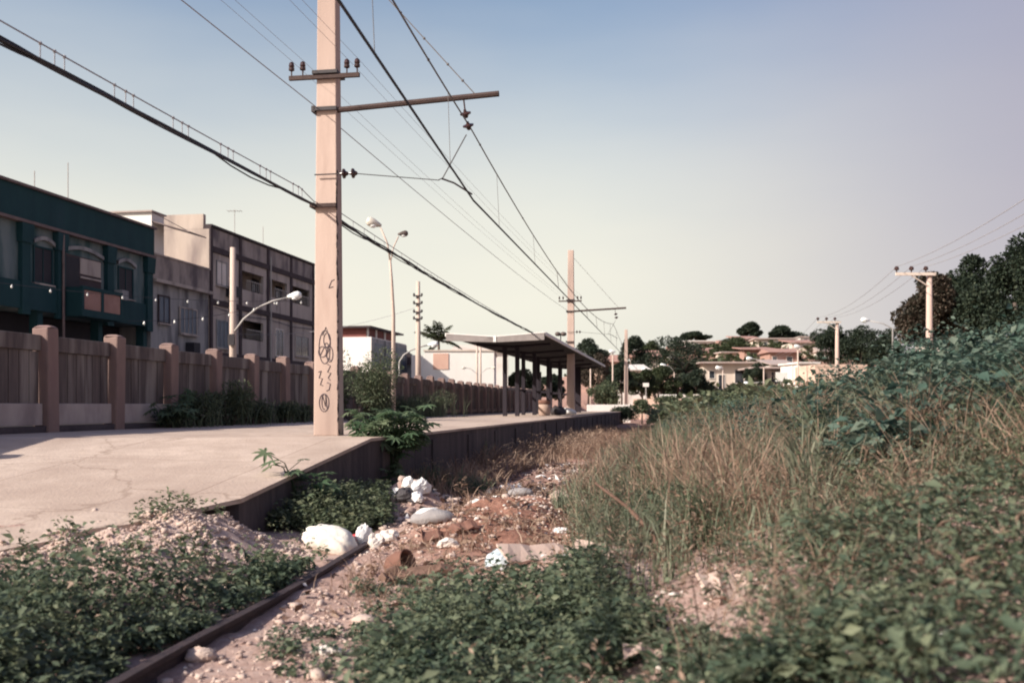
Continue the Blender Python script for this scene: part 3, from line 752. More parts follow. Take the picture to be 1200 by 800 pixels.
# teal building
t = thing('teal_building', 'dark teal two storey building with balcony at the left edge', 'building', (FX0(37.5), 37.5, 0), BRZ)
L = 13.25
m = MB(); m.box(-9, -.0, 0, L, 5.55, 9.05); m.build('upper_wall', M['teal_light'], t)
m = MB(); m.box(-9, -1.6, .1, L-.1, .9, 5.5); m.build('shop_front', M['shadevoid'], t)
for a in (.2, 4.6, 9.0, L-.35):
    m = MB(); m.box(-.45, -.05, a-.17, a+.17, .9, 5.54); m.build('pillar', M['teal_dark'], t)
m = MB(); m.box(-9.05, .22, -.1, L+.08, 9.1, 10.42); m.build('parapet', M['teal_dark'], t, bevel=.03)
m = MB(); m.box(-9.1, .34, -.15, L+.13, 10.42, 10.52); m.box(-9.02, .30, -.12, L+.1, 8.98, 9.10); m.build('cornice', M['sheet'], t)
for a in (.3, 3.35, 5.72, 9.45, L-.28):
    m = MB(); w_ = .26 if a < 13 else .34
    m.box(.003, .20, a-w_, a+w_, 5.3, 8.97); m.frustum(.42, w_*2.6, 8.2, .5, w_*2.9, 8.96, .05, a); m.build('pilaster', M['teal_dark'], t)
m = MB(); m.box(.002, .13, .05, L-.02, 5.52, 6.62); m.build('lower_band', M['teal_dark'], t)
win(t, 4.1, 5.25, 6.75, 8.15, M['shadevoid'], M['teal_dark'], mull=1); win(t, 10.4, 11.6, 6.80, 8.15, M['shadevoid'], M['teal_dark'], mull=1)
for a0, a1 in ((3.95, 5.45), (6.05, 9.0), (10.2, 11.8)):
    m = MB(); n = 12; vs = []
    for x in (.01, .14):
        for k in range(n+1):
            q = k/n; vs += [(x, lerp(a0, a1, q), 8.28+.22*math.sin(math.pi*q)), (x, lerp(a0, a1, q), 8.44+.22*math.sin(math.pi*q))]
    fs = []; o_ = 2*(n+1)
    for k in range(n):
        i = 2*k; fs += [(o_+i, o_+i+2, o_+i+3, o_+i+1), (i+1, i+3, i+2, i), (i+1, o_+i+1, o_+i+3, i+3), (i, i+2, o_+i+2, o_+i)]
    m.add(vs, fs); m.build('window_hood', M['plaster_grey'], t)
m = MB(); m.box(-.001, .012, 6.05, 8.95, 6.7, 8.2); b = m.build('balcony_opening', M['slabdark'], t)
m = MB(); m.box(.013, .05, 6.15, 7.2, 6.7, 8.1); m.build('opening_shade', M['shadevoid'], b)  # near-black panel, its colour stands for the shade inside the opening
m = MB(); m.box(.014, .03, 7.3, 8.9, 7.45, 8.15); m.box(.015, .06, 7.3, 8.9, 7.26, 7.34); m.build('wall_recess', M['plaster_drab'], b)
m = MB(); m.box(.15, 1.0, 5.95, 9.1, 5.45, 5.6); m.box(.9, 1.0, 5.95, 9.1, 5.6, 5.75); m.box(.88, 1.02, 5.95, 9.1, 6.6, 6.75); m.box(.9, 1.0, 7.4, 7.6, 5.75, 6.6); m.box(.9, 1.0, 5.95, 6.1, 5.75, 6.6); m.box(.9, 1.0, 8.95, 9.1, 5.75, 6.6); m.box(.2, .9, 5.95, 6.05, 5.6, 6.7); m.box(.2, .9, 9.0, 9.1, 5.6, 6.7)
b = m.build('balcony', M['teal_dark'], t)
for a0, a1 in ((6.1, 7.4), (7.6, 8.95)):
    m = MB(); m.box(.93, .97, a0, a1, 5.76, 6.59); m.build('panel', M['tile'], b)
m = MB(); m.box(.14, .6, 9.75, 10.3, 6.55, 7.0); m.build('air_conditioner', M['plaster_grey'], t)
def antenna(loc, label, h=2.2, bars=True):
    t = thing('tv_antenna', label, 'antenna', loc)
    m = MB(); m.tube([(0, 0, 0), (0, 0, h)], .022, 5); m.build('mast', M['galv'], t)
    if bars:
        m = MB(); m.tube([(-.45, 0, h-.1), (.45, 0, h-.1)], .016, 4)
        for x in (-.4, -.2, 0, .2, .4): m.tube([(x, -.35, h-.1), (x, .35, h-.1)], .01, 4)
        m.build('crossbars', M['galv'], t)
def on_b(Y, dx, z): return (FX0(Y)+dx, Y, z)
antenna(on_b(44.5, -.4, 10.52), 'thin bare antenna mast on teal building roof', 1.8, False)
antenna(on_b(42.2, -.4, 10.52), 'short bare antenna mast left on teal building roof', .9, False)
m = MB(); m.tube([(.26, 5.72, 8.9), (.28, 5.72, 1.0)], .055, 6); m.build('drainpipe', M['sheet'], bpy.data.objects['teal_building'])
# small grey building
t = thing('grey_house', 'low grey plastered house between teal building and loggia block', 'building', (FX0(50.75), 50.75, 0), BRZ)
L = 6.25
m = MB(); m.box(-8, -.05, 0, L, .9, 7.85); m.build('wall', M['plaster_grey'], t)
m = MB(); m.box(-8, .02, 0, L, 8.02, 9.25); m.build('parapet', M['parapet'], t)
m = MB(); m.box(-8, .28, 0, L, 7.85, 8.02); m.box(-8.02, .08, -.0, L, 9.25, 9.33); m.build('cornice', M['plaster_drab'], t)
win(t, .7, 1.7, 5.9, 7.2, M['blueglass'], M['slabdark']); win(t, 2.9, 4.7, 5.5, 6.8, M['blueglass'], M['plaster_drab'], mull=3)
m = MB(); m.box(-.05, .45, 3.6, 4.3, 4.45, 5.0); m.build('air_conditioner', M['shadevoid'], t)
m = MB(); m.box(-9, -.70, 1.25, 2.5, 9.34, 11.6); m.build('roof_room', M['whitewash'], t)
m = MB(); m.box(-9.2, -.6, 1.1, 2.6, 11.6, 11.68); m.build('roof_slab', M['greyroof'], t)
m = MB(); vs = [(x, y, z+dz) for dz in (0, .06) for y in (1.3, 3.2) for x, z in ((-.68, 11.1), (1.35, 10.5))]
m.add(vs, [(0, 2, 3, 1), (4, 5, 7, 6), (0, 1, 5, 4), (2, 6, 7, 3), (0, 4, 6, 2), (1, 3, 7, 5)]); m.build('awning', M['sheet'], t)
m = MB(); m.tube([(-.68, 1.35, 11.6), (1.3, 1.35, 10.55)], .02, 5); m.build('awning_stay', M['dark'], t)
# loggia block
t = thing('loggia_building', 'beige three storey block with open loggias and dark concrete frame', 'building', (FX0(57), 57, 0), BRZ)
L = 16.4
m = MB(); m.box(-9, -1.3, .15, L, .9, 11.0); m.build('inner_wall', M['plaster_drab'], t)
m = MB(); m.box(-9, -.05, 0, .14, .9, 11.6); m.box(-9, -.4, -.01, .3, 11.6, 12.45); m.build('side_wall', M['plaster_beige'], t)
m = MB(); m.box(-9, -.05, L-.14, L-.002, .9, 11.0); m.build('end_wall', M['plaster_drab'], t)
for z in (4.35, 7.35, 10.35):
    m = MB(); m.box(-1.35, .06, .1, L, z, z+.32); m.build('floor_slab', M['slabdark'], t)
cols = (.16, 4.0, 8.1, 12.0, 16.2)
for a in cols:
    m = MB(); m.box(-.4, .04, a-.15, a+.15, .9, 11.75); m.build('column', M['slabdark'], t)
for i in range(4):
    a0, a1 = cols[i]+.16, cols[i+1]-.16
    m = MB(); m.box(-.2, -.02, a0, a1, 10.68, 11.7); m.build('roof_parapet', M['parapet'], t)
m = MB(); m.box(-.45, .1, .0, L, 11.75, 11.87); m.build('coping', M['slabdark'], t)
for lev, z in ((0, 4.67), (1, 7.67)):
    for i in range(4):
        a0, a1 = cols[i]+.16, cols[i+1]-.16
        closed = (i == 0) or (lev == 0 and i >= 2)
        m = MB()
        if closed:
            m.box(-.25, -.04, a0, a1, z, z+2.67); m.build('bay_wall', M['plaster_drab'], t)
        else:
            m.box(-.2, -.03, a0, a1, z, z+1.0)
            m.box(-.2, -.03, a0, a1, z+2.15, z+2.67); m.box(-.2, -.03, a1-.5, a1, z+1.0, z+2.15); m.build('loggia_parapet', M['plaster_drab'], t)
            m = MB(); m.box(-1.29, -1.24, a0+.2, a0+1.3, z+.1, z+2.2); m.build('door', M['glassdark'], t)
def win2(a0, a1, z0, z1, g=M['glassdark'], fr=M['plaster_drab'], mull=1):
    f = win(t, a0, a1, z0, z1, g, fr, mull=mull); f.location.x = -.03
win2(.9, 2.1, 8.6, 9.9, M['palewall'], M['plaster_grey'], 1); win2(.9, 2.3, 5.0, 6.5, M['blueglass'], M['plaster_grey'], 2)
win2(9.4, 10.6, 4.9, 6.6, M['glassdark'], M['palewall'], 1); win2(12.8, 15.2, 5.1, 6.4)
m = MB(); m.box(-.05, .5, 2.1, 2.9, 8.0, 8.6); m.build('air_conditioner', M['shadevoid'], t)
antenna(on_b(63.5, -1.5, 11.85), 'tv antenna with crossbars above the loggia block roof', 2.1)
antenna(on_b(69, -2, 11.85), 'bare thin mast above the right end of loggia block', 2.0, False)
m = MB(); m.tube([(.09, 8.35, 11.2), (.09, 8.35, 1.0)], .05, 6); m.build('drainpipe', M['galv'], t)
m = MB(); m.tube([(.07, .5, 7.2), (.09, 4, 7.0), (.07, 8.2, 7.15), (.09, 12.2, 6.98), (.07, 16, 7.1)], .02, 4); m.build('facade_cable', M['cable'], t)
for (a0, z_) in ((5.0, 8.72), (9.2, 8.72), (13.1, 8.72), (5.0, 5.72)):
    m = MB()
    for q in range(9): m.box(-.05, -.025, a0+q*.28, a0+q*.28+.025, z_, z_+.55)
    m.box(-.06, -.02, a0, a0+2.27, z_+.55, z_+.59); m.build('loggia_railing', M['galv'], t)
# white walled shop with red roof storey
t = thing('red_topped_building', 'white walled building with blue grey front and red top storey', 'building', (FX0(86.5), 86.5, 0), BRZ)
m = MB(); m.box(-12, 0, 0, 11, .9, 7.5); m.build('wall', M['whitewash'], t)
m = MB(); m.box(.003, .1, .1, 10.9, .9, 7.4); b = m.build('front', M['plaster_grey'], t)
for a in (.6, 3.9, 7.4):
    m = MB(); m.box(.1, .13, a, a+2.7, 5.2, 7.0); m.build('glazing', M['blueglass'], b)
    m = MB(); m.box(.1, .13, a, a+2.7, 2.2, 4.3); m.build('glazing', M['glassdark'], b)
m = MB(); m.box(-11, -.6, .4, 9.5, 7.5, 8.3); m.build('top_storey', M['redpaint'], t)
for a in (.6, 3.0, 5.6): 
    m = MB(); m.box(-.62, -.5, a, a+.3, 7.5, 8.3); m.build('pillar', M['whitewash'], t)
m = MB(); m.box(-11.5, 0, -.2, 10.2, 8.3, 8.45); m.build('roof', M['slabdark'], t)
t = thing('gabled_house', 'small grey house with dark gabled roof beside red topped building', 'building', PX(478, 475, 99), 0); t.location.z = 0
m = MB(); m.box(-2.5, 1.2, 0, 5, .9, 5.6); m.build('wall', M['plaster_grey'], t)
m = MB(); m.prism([(-2.8, -.3), (1.5, -.3), (1.5, 5.3), (-2.8, 5.3)], 5.6, 5.7); vs = [(-2.8, -.3, 5.7), (1.5, -.3, 5.7), (1.5, 5.3, 5.7), (-2.8, 5.3, 5.7), (-.65, -.3, 7.3), (-.65, 5.3, 7.3)]
m.add(vs, [(0, 1, 4), (3, 5, 2), (0, 4, 5, 3), (1, 2, 5, 4)]); m.build('roof', M['slabdark'], t)
# big white wall building
t = thing('white_building', 'long blank white wall with an orange painted patch', 'building', (PX(482, 475, 92).x, 92, 0), 0)
Wd = (579-482)*92/FPX
m = MB(); m.box(1.2, Wd, 0, 12, .9, 6.55); m.box(0, 1.2, .05, 12, .9, 6.5-.3); m.build('wall', M['whitewash'], t)
m = MB(); m.box(2.0, 3.4, -.06, -.003, 4.9, 6.35); m.build('painted_patch', M['orange'], t)
m = MB(); m.box(1.1, Wd+.1, -.1, 12, 6.55, 6.68); m.build('roof_edge', M['cream'], t)
t = thing('pale_house', 'pale house roof peeping over the long white wall', 'building', (PX(548, 475, 125).x, 125, 0), 0)
m = MB(); m.box(-1.5, 5, 0, 8, .5, 8.3); m.build('wall', M['palewall'], t)
m = MB(); m.prism([(-2, -.5), (5.5, -.5), (5.5, 8.5), (-2, 8.5)], 8.3, [8.5, 8.5, 9.6, 9.6]); m.build('roof', M['cream'], t)

# ------------------------------------------------------------------ street poles and lamps beyond the fence
def lamp_head(parent, p, d, mat=M['lamphead'], s=1.0, name='lamp_head'):
    p = Vector(p); d = Vector(d).normalized()
    m = MB(); Mx = d.to_track_quat('Z', 'Y').to_matrix()
    m.lathe([(.05*s, -.25*s), (.10*s, -.12*s), (.17*s, .08*s), (.19*s, .25*s), (.12*s, .36*s), (.03*s, .38*s)], p, 10, Mx)
    h = m.build(name, mat, parent, True)
    m = MB(); m.blob(p+d*.10*s-Vector((0, 0, .12*s)), (.15*s, .15*s, .09*s), 1, 10, 6, 0); m.build('lens', M['lens'], h, True)
def base_at(u, Y, z=.95): return Vector(((u-600)*Y/FPX, Y, z))
def zat(v, Y): return EYE-(v-475)*Y/FPX
# concrete pole with curved arm lamp in front of the loggia block
Y = 40; b = base_at(273, Y)
t = thing('street_lamp', 'concrete street pole with long curved lamp arm in front of loggia block', 'street lamp', b)
m = MB(); m.tube([(0, 0, 0), (0, 0, zat(290, Y)-.95)], [.16, .11], 10); m.build('pole', M['streetpole'], t, True)
m = MB(); zz = lambda v: zat(v, Y)-.95
m.tube([(.1, -.1, zz(388)), (.45, -.1, zz(374)), (1.0, -.1, zz(361)), (1.6, -.1, zz(353)), (2.2, -.1, zz(349))], .04, 6); m.build('curved_arm', M['galv'], t, True)
lamp_head(t, (2.4, -.1, zz(347)), (1, 0, .12), M['lens'], .9)
m = MB(); m.box(-.12, .12, -.32, -.16, zz(405), zz(392)); m.build('junction_box', M['dark'], t)
# tall double lamp
Y = 38; b = base_at(461, Y)
t = thing('double_street_lamp', 'tall thin steel lamp post with two heads at its top', 'street lamp', b)
zz = lambda v: zat(v, Y)-.95; X_ = lambda u: (u-461)*Y/FPX
m = MB(); m.tube([(0, 0, 0), (0, 0, zz(370)), (X_(459), 0, zz(330)), (X_(457), 0, zz(305))], [.085, .07, .055, .05], 8); m.build('pole', M['streetpole'], t, True)
m = MB(); m.tube([(X_(457), 0, zz(305)), (X_(454), 0, zz(285)), (X_(446), 0, zz(267))], .035, 6); m.build('lamp_arm', M['streetpole'], t, True)
m = MB(); m.tube([(X_(457.5), 0, zz(308)), (X_(461), 0, zz(290)), (X_(467), 0, zz(277))], .025, 6); m.build('lamp_arm', M['streetpole'], t, True)
lamp_head(t, (X_(440), 0, zz(262)), (-1, -.2, .35), M['lamphead'], .95); lamp_head(t, (X_(471), 0, zz(274)), (1, .3, .15), M['lampdark'], .62)
# utility pole
Y = 52; b = base_at(490, Y)
t = thing('utility_pole', 'slim concrete utility pole with brackets beside the palm', 'utility pole', b)
zz = lambda v: zat(v, Y)-.95
m = MB(); m.tube([(0, 0, 0), (0, 0, zz(330))], [.17, .10], 10); m.build('pole', M['streetpole'], t, True)
for v in (347, 356, 366, 374):
    m = MB(); m.box(-.24, .22, -.2, -.1, zz(v)-.03, zz(v)+.03); m.lathe([(.02, 0), (.06, .03), (.05, .12), (.02, .14)], (.2, -.15, zz(v)), 8); m.lathe([(.02, 0), (.06, .03), (.05, .12), (.02, .14)], (-.2, -.15, zz(v)), 8)
    m.build('bracket', M['dark'], t)
m = MB(); m.tube(span((base_at(490, 52).x-.2, 52, zat(361, 52)), (-16.5, 60, zat(378, 52)), .5), .012, 5); m.tube
tag(m.build('service_wire', M['thinwire']), 'thin service wire from utility pole sagging left behind the graffiti pole', 'wire')
# small curved lamps
Y = 60; b = base_at(468, Y)
t = thing('street_lamp', 'small curved arm lamp near the slim utility pole', 'street lamp', b)
zz = lambda v: zat(v, Y)-.95; X_ = lambda u: (u-468)*Y/FPX
m = MB(); m.tube([(0, 0, 0), (0, 0, zz(424)), (X_(473), 0, zz(416)), (X_(482), 0, zz(410)), (X_(495), 0, zz(405.5)), (X_(503), 0, zz(404))], [.06, .06, .05, .05, .05, .05], 6); m.build('curved_arm', M['galv'], t, True)
lamp_head(t, (X_(506), 0, zz(403.5)), (1, 0, .1), M['lens'], 1.0)
Y = 82
for (u, vt, lab) in ((559, 405, 'left twin street pole against the long white wall'), (563, 405, 'right twin street pole against the long white wall')):
    b = base_at(u, Y); t = thing('street_pole', lab, 'street pole', b, 0, 'twin poles by the white wall')
    m = MB(); m.tube([(0, 0, 0), (0, 0, zat(vt, Y)-.95)], [.11, .08], 8); m.build('pole', M['streetpole'], t, True)
    s = -1 if u == 559 else 1
    zz = lambda v: zat(v, Y)-.95
    m = MB(); m.tube([(0, -.1, zz(438)), (s*.5, -.1, zz(432)), (s*.9, -.1, zz(431))], .03, 5); m.build('lamp_arm', M['galv'], t)
    lamp_head(t, (s*1.0, -.1, zz(431)), (s, 0, .05), M['lamphead'], .6)
# strings of white bulbs across the street
def bulbs(a, b, n, label, sag):
    t = thing('bulb_string', label, 'bulb string', a)
    pts = span((0, 0, 0), Vector(b)-Vector(a), sag, 24)
    m = MB(); m.tube(pts, .008, 4); m.build('cord', M['cable'], t)
    for k in range(n):
        q = (k+.5)/n*24; i = int(q); p = pts[i].lerp(pts[min(i+1, 24)], q-i)
        m = MB(); m.lathe([(.012, 0), (.015, -.02), (.034, -.06), (.04, -.09), (.025, -.12), (.008, -.13)], p, 8); m.build('bulb', M['yellowbulb'], t, True)
bulbs(PX(-10, 330, 33), PX(368, 352, 42), 10, 'upper string of white bulbs hung across the teal and loggia fronts', .25)
bulbs(PX(150, 376, 33), PX(362, 340, 42), 7, 'lower string of white bulbs rising towards the curved street lamp', .35)

# ------------------------------------------------------------------ trees
def crown_points(rng, blobs, n, shell=.75):
    w_ = np.array([b[3]*b[4]*b[5] for b in blobs])**(2/3); w_ = w_/w_.sum()
    idx = rng.choice(len(blobs), n, p=w_); B = np.array(blobs)[idx]
    d = unit(rng.normal(0, 1, (n, 3))); r = shell+(1.08-shell)*rng.random(n)**.6
    r = np.where(rng.random(n) < .15, rng.random(n)*shell, r)
    C = B[:, :3]+d*B[:, 3:6]*r[:, None]
    return C, d
def make_blobs(rng, w_, h, n, z0=0, sub=5):
    """a few main lobes, each carrying smaller lobes, so the outline is uneven and the sky shows between"""
    bl, mains = [], []
    for k in range(n):
        a = 2*np.pi*k/n*1.618*2+rng.uniform(-.4, .4); q = -.75+1.65*((k*7) % n)/max(n-1, 1)+rng.uniform(-.15, .15); q = max(-.85, min(.95, q))
        rr = w_*.34*math.sqrt(max(.08, 1-q*q))*rng.uniform(.6, 1.1)
        c = np.array([rr*math.cos(a), rr*math.sin(a), z0+h*(.5+.36*q)]); s_ = rng.uniform(.13, .20)
        mains.append((*c, w_*s_, w_*s_, h*s_*.8))
    bl += mains
    for m_ in mains:
        for j in range(sub):
            d = rng.normal(0, 1, 3); d /= np.linalg.norm(d); d[2] = abs(d[2])*.8-.15
            f = rng.uniform(.75, 1.25); s_ = rng.uniform(.38, .62)
            bl.append((m_[0]+d[0]*m_[3]*f, m_[1]+d[1]*m_[4]*f, m_[2]+d[2]*m_[5]*f, m_[3]*s_, m_[4]*s_, m_[5]*s_))
    return bl
def tree(u, vt, vb, wpx, Y, label, mat='treeleaf', n=2600, leaf=None, nb=9, seed=1, trunk=True, name='tree', cat='tree', group=None, flat=1.0, zbase=None, x_off=0):
    rng = np.random.default_rng(seed)
    X = (u-600)*Y/FPX; zg = float(HT(X, Y)) if zbase is None else zbase
    zt, zb = zat(vt, Y), zat(vb, Y); w_ = wpx*Y/FPX; h = zt-zb
    t = thing(name, label, cat, (X, Y, zg), 0, group)
    bl = make_blobs(rng, w_, h, nb, zb-zg)
    C, D = crown_points(rng, bl, n)
    lf = leaf or max(.07, 2.1*Y/FPX)
    var = np.clip(rng.normal(.45, .25, n)+.25*(fbm(C[:, 0]*2/w_*3+seed, C[:, 2]*2/w_*3)-.5), 0, 1)
    D2 = D+rng.normal(0, .6, (n, 3))-np.array([0, 0, .25])
    leaf_object('crown', C, D2, lf*rng.uniform(.6, 1.4, n), var, M[mat], t, .62)
    if trunk:
        m = MB(); th = max(zb-zg+h*.45, .3); r0 = max(.05, w_*.035)
        m.tube([(0, 0, -.2), (r0*.6, 0, th*.5), (0, r0*.5, th)], [r0*1.25, r0*.9, r0*.5], 8)
        for b_ in (bl[:nb] if Y > 80 else []): m.tube([(0, 0, th*.62), (b_[0]*.4, b_[1]*.4, lerp(th*.7, b_[2], .4)), (b_[0]*.75, b_[1]*.75, lerp(th*.7, b_[2], .7))], [r0*.4, r0*.25, r0*.08], 5)
        m.build('trunk', M['bark'], t, True)
    return t
def palm(u, vc, Y, rpx, label, nf=22, seed=1, zg=None, mat='treeleaf'):
    rng = np.random.default_rng(seed)
    X = (u-600)*Y/FPX; zg = float(HT(X, Y)) if zg is None else zg; zc_ = zat(vc, Y)-zg; r = rpx*Y/FPX
    t = thing('palm_tree', label, 'palm', (X, Y, zg))
    m = MB(); m.tube([(0, 0, -.2), (.1, 0, zc_*.5), (0, 0, zc_)], [r*.085, r*.06, r*.05], 8); m.build('trunk', M['bark'], t, True)
    Cs, Ds, Sz = [], [], []; m = MB()
    for k in range(nf):
        a = 2*np.pi*k/nf+rng.uniform(-.2, .2); el = rng.uniform(-.35, 1.4); L_ = r*rng.uniform(.95, 1.25)
        d = np.array([math.cos(a), math.sin(a), 0]); p = np.array([0, 0, zc_]); e = el; pts = [p]
        for s in range(12):
            p = p+(d*math.cos(e)+np.array([0, 0, math.sin(e)]))*L_/12; e -= .045+.009*s; pts.append(p)
        m.tube([tuple(q) for q in pts], [r*.018]*6+[r*.010]*7, 4)
        sd_ = np.array([-d[1], d[0], 0])
        for s in range(1, 12):
            for f in (0, .5):
                q = pts[s]*(1-f)+pts[s+1]*f if s < 12 else pts[s]; tv = pts[min(s+1, 12)]-pts[s]
                tv = tv/np.linalg.norm(tv)
                for g_ in (-1, 1):
                    Cs.append(q); Ds.append(sd_*g_*.8+tv*.6+np.array([0, 0, -.45+rng.uniform(-.2, .2)])); Sz.append(r*.30*math.sin(math.pi*min(1, (s+f+1)/13.5))*rng.uniform(.8, 1.1)+r*.03)
    m.build('frond_stems', M['bark'], t)
    n = len(Cs); leaf_object('fronds', np.array(Cs), np.array(Ds), np.array(Sz), np.clip(rng.normal(.45, .2, n), 0, 1), M[mat], t, .11)
    return t
palm(514, 400, 110, 27, 'palm tree with spiky fronds behind the long white wall', 17, 3, .9, 'treeleaf2')
palm(803, 437, 150, 26, 'palm tree standing below the hillside houses', 24, 5)

# trees beyond the platform end and on the hill
TR = [
 (690, 398, 432, 38, 150, 'small dark round tree behind the tip of shelter roof', 'treeleaf', 3),
 (700, 415, 462, 42, 135, 'brownish tree right behind the shelter roof tip', 'treebrown', 4),
 (741, 391, 446, 32, 170, 'tall dark tree rising behind the distant pink pole', 'treeleaf', 5),
 (762, 400, 430, 30, 210, 'pale distant tree between the distant pole and big dark tree', 'treeleaf2', 6),
 (792, 392, 455, 68, 165, 'big dark spreading tree at the foot of hill', 'treeleaf', 7),
 (752, 433, 468, 34, 132, 'low rounded tree right of the distant pink pole', 'treeleaf2', 8),
 (776, 432, 466, 30, 136, 'small thin tree in front of big dark spreading tree', 'treeleaf2', 9),
 (816, 436, 472, 34, 138, 'dark bushy tree right of the hill palm', 'treeleaf', 10),
 (857, 396, 424, 42, 200, 'broad green tree left of the cream hill house', 'treeleaf2', 11),
 (879, 380, 398, 24, 255, 'flat topped tree on the hill crest', 'treeleaf', 12),
 (915, 384, 400, 26, 260, 'rounded crest tree behind the cream hill house', 'treeleaf', 13),
 (815, 391, 399, 26, 262, 'low spreading tree on crest behind the white hill house', 'treeleaf', 14),
 (887, 428, 456, 26, 150, 'slim dark tree between flat roofed house and white sign', 'treeleaf', 15),
 (973, 379, 430, 36, 120, 'dark tree left behind the nearer street pole with cross arm', 'treeleaf', 16),
 (1008, 381, 436, 44, 118, 'dark middle tree above the peach wall', 'treeleaf', 17),
 (1040, 384, 436, 42, 112, 'dark right tree of the clump above the peach wall', 'treeleaf', 18),
 (1094, 312, 425, 74, 62, 'brown flushed tree behind the tall right hand cross arm pole', 'treebrown', 19),
 (1136, 296, 420, 84, 66, 'dark tall tree behind the brown flushed tree', 'treeleaf', 20),
 (1190, 268, 425, 104, 58, 'largest dark tree at right edge of view', 'treeleaf', 21),
 (1240, 255, 430, 110, 64, 'dark tree half outside the right edge of view', 'treeleaf', 22),
 (645, 440, 470, 36, 140, 'dark tree seen between the shelter posts', 'treeleaf', 24),
 (612, 432, 470, 40, 132, 'olive tree seen between front shelter posts', 'treeleaf2', 25),
 (930, 392, 412, 40, 270, 'dark crest tree right of cream hill house', 'treeleaf', 26),
 (728, 425, 462, 30, 128, 'dark low tree just left of the distant pink pole', 'treeleaf', 27),
]
for (u, vt, vb, wp, Y, lab, mt, sd_) in TR:
    big = Y < 80; wp = wp*1.12 if big else wp*1.22; vt = vt-(0 if big else 2)
    tree(u, vt, vb, wp, Y, lab, mt, 26000 if big else 8500, None if not big else .20, 13 if big else 9, sd_, group=None)
tree(710, 446, 476, 42, 100, 'rounded green bush above the low white wall past the platform', 'bush', 3000, .22, 9, 31, True, 'bush', 'bush')
tree(752, 468, 486, 26, 90, 'small bush beside the path past the platform end', 'bush', 1400, .2, 9, 32, True, 'bush', 'bush')
tree(785, 462, 478, 34, 96, 'low green shrub below the hill palm', 'bush', 1600, .2, 9, 33, True, 'bush', 'bush')

# ------------------------------------------------------------------ houses on the hill
def house(u0, u1, vt, vb, Y, label, wall, roof='flat', roofmat='greyroof', wins=(), depth=7, rz=.0, over=.4, name='house', rh=1.2, down=5):
    X0, X1 = (u0-600)*Y/FPX, (u1-600)*Y/FPX; zt, zb = zat(vt, Y), zat(vb, Y); W2 = (X1-X0)/2
    t = thing(name, label, 'house', ((X0+X1)/2, Y, zb), rz); h = zt-zb
    rt = .25 if roof == 'flat' else 0
    m = MB(); m.box(-W2, W2, 0, depth, -down, h-rt); m.build('wall', M[wall], t)
    if roof == 'flat':
        m = MB(); m.box(-W2-over, W2+over, -over*1.6, depth+over, h-rt, h); m.build('roof', M[roofmat], t)
    elif roof == 'shed':
        m = MB(); P = [(-W2-over, -over*2), (W2+over, -over*2), (W2+over, depth+over), (-W2-over, depth+over)]; m.prism(P, [h, h, h+rh-.2, h+rh-.2], [h+.15, h+.15, h+rh, h+rh]); m.build('roof', M[roofmat], t)
    else:
        a = W2+over; y0, y1 = -over*2, depth+over; ym = (y0+y1)/2
        vs = [(-a, y0, h), (a, y0, h), (a, y1, h), (-a, y1, h), (-a, ym, h+rh), (a, ym, h+rh)]
        m = MB(); m.add(vs, [(0, 1, 5, 4), (2, 3, 4, 5), (0, 4, 3), (1, 2, 5), (0, 3, 2, 1)]); m.build('roof', M[roofmat], t)
    for (a, b, c, d) in wins:
        x0, x1 = (lerp(-W2, W2, a), lerp(-W2, W2, b)); z0, z1 = h*c, h*d
        m = MB(); q = .08
        m.box(x0-q, x1+q, -.08, .05, z1, z1+q); m.box(x0-q, x1+q, -.14, .05, z0-q, z0); m.box(x0-q, x0, -.08, .05, z0, z1); m.box(x1, x1+q, -.08, .05, z0, z1)
        f = m.build('window', M['palewall'], t)
        m = MB(); m.box(x0, x1, -.03, .04, z0, z1); m.build('pane', M['glassdark'], f)
    return t
house(804, 842, 399, 413, 240, 'white hilltop house with balcony under spreading tree', 'palewall', 'flat', 'palewall', ((.5, .62, .35, .75), (.72, .85, .3, .75)), 9, .1)
house(798, 812, 405, 414, 236, 'small bright white annex left of hilltop house', 'whitewash', 'flat', 'whitewash', (), 5)
house(886, 932, 396, 415, 215, 'cream hill house with a row of small windows', 'cream', 'flat', 'greyroof', ((.08, .16, .45, .75), (.2, .28, .45, .75), (.42, .6, .4, .75), (.75, .86, .4, .75)), 9, -.05)
house(862, 890, 397, 404, 222, 'red roofed strip of house left of cream hill house', 'tile', 'shed', 'tile', ((.3, .6, .2, .7),), 8)
house(872, 905, 410, 425, 190, 'dark porch house under a red tile awning', 'brick', 'shed', 'tile', ((.1, .42, .1, .75), (.55, .9, .2, .75)), 7, 0, .8, 'house', 1.0)
house(902, 935, 413, 430, 180, 'low reddish house below the cream hill house', 'brick', 'gable', 'tile', ((.1, .25, .3, .7), (.6, .8, .3, .7)), 7, 0, .5, 'house', .9)
house(928, 962, 402, 425, 195, 'weathered reddish house right of cream hill house', 'cream', 'shed', 'tile', ((.05, .3, .1, .6), (.5, .62, .2, .7), (.72, .82, .1, .6)), 8)
house(824, 884, 424, 462, 158, 'long flat roofed pale house with dark openings', 'cream', 'flat', 'greyroof', ((.12, .22, .5, .72), (.3, .42, .1, .6), (.62, .8, .35, .75)), 8, 0, .8)
house(884, 950, 430, 458, 150, 'shadowy house with wide dark openings behind the white sign', 'plaster_drab', 'flat', 'greyroof', ((.3, .5, .2, .8), (.6, .95, .3, .75)), 7, 0, .8)
house(955, 1016, 427, 456, 98, 'plain peach blank walled house below the dark trees', 'peach', 'flat', 'peach', (), 7, 0, .02)
house(744, 772, 418, 432, 190, 'pink roofed house between distant pole and big dark tree', 'cream', 'gable', 'tile', ((.3, .6, .1, .6),), 8, 0, .5, 'house', 1.4)
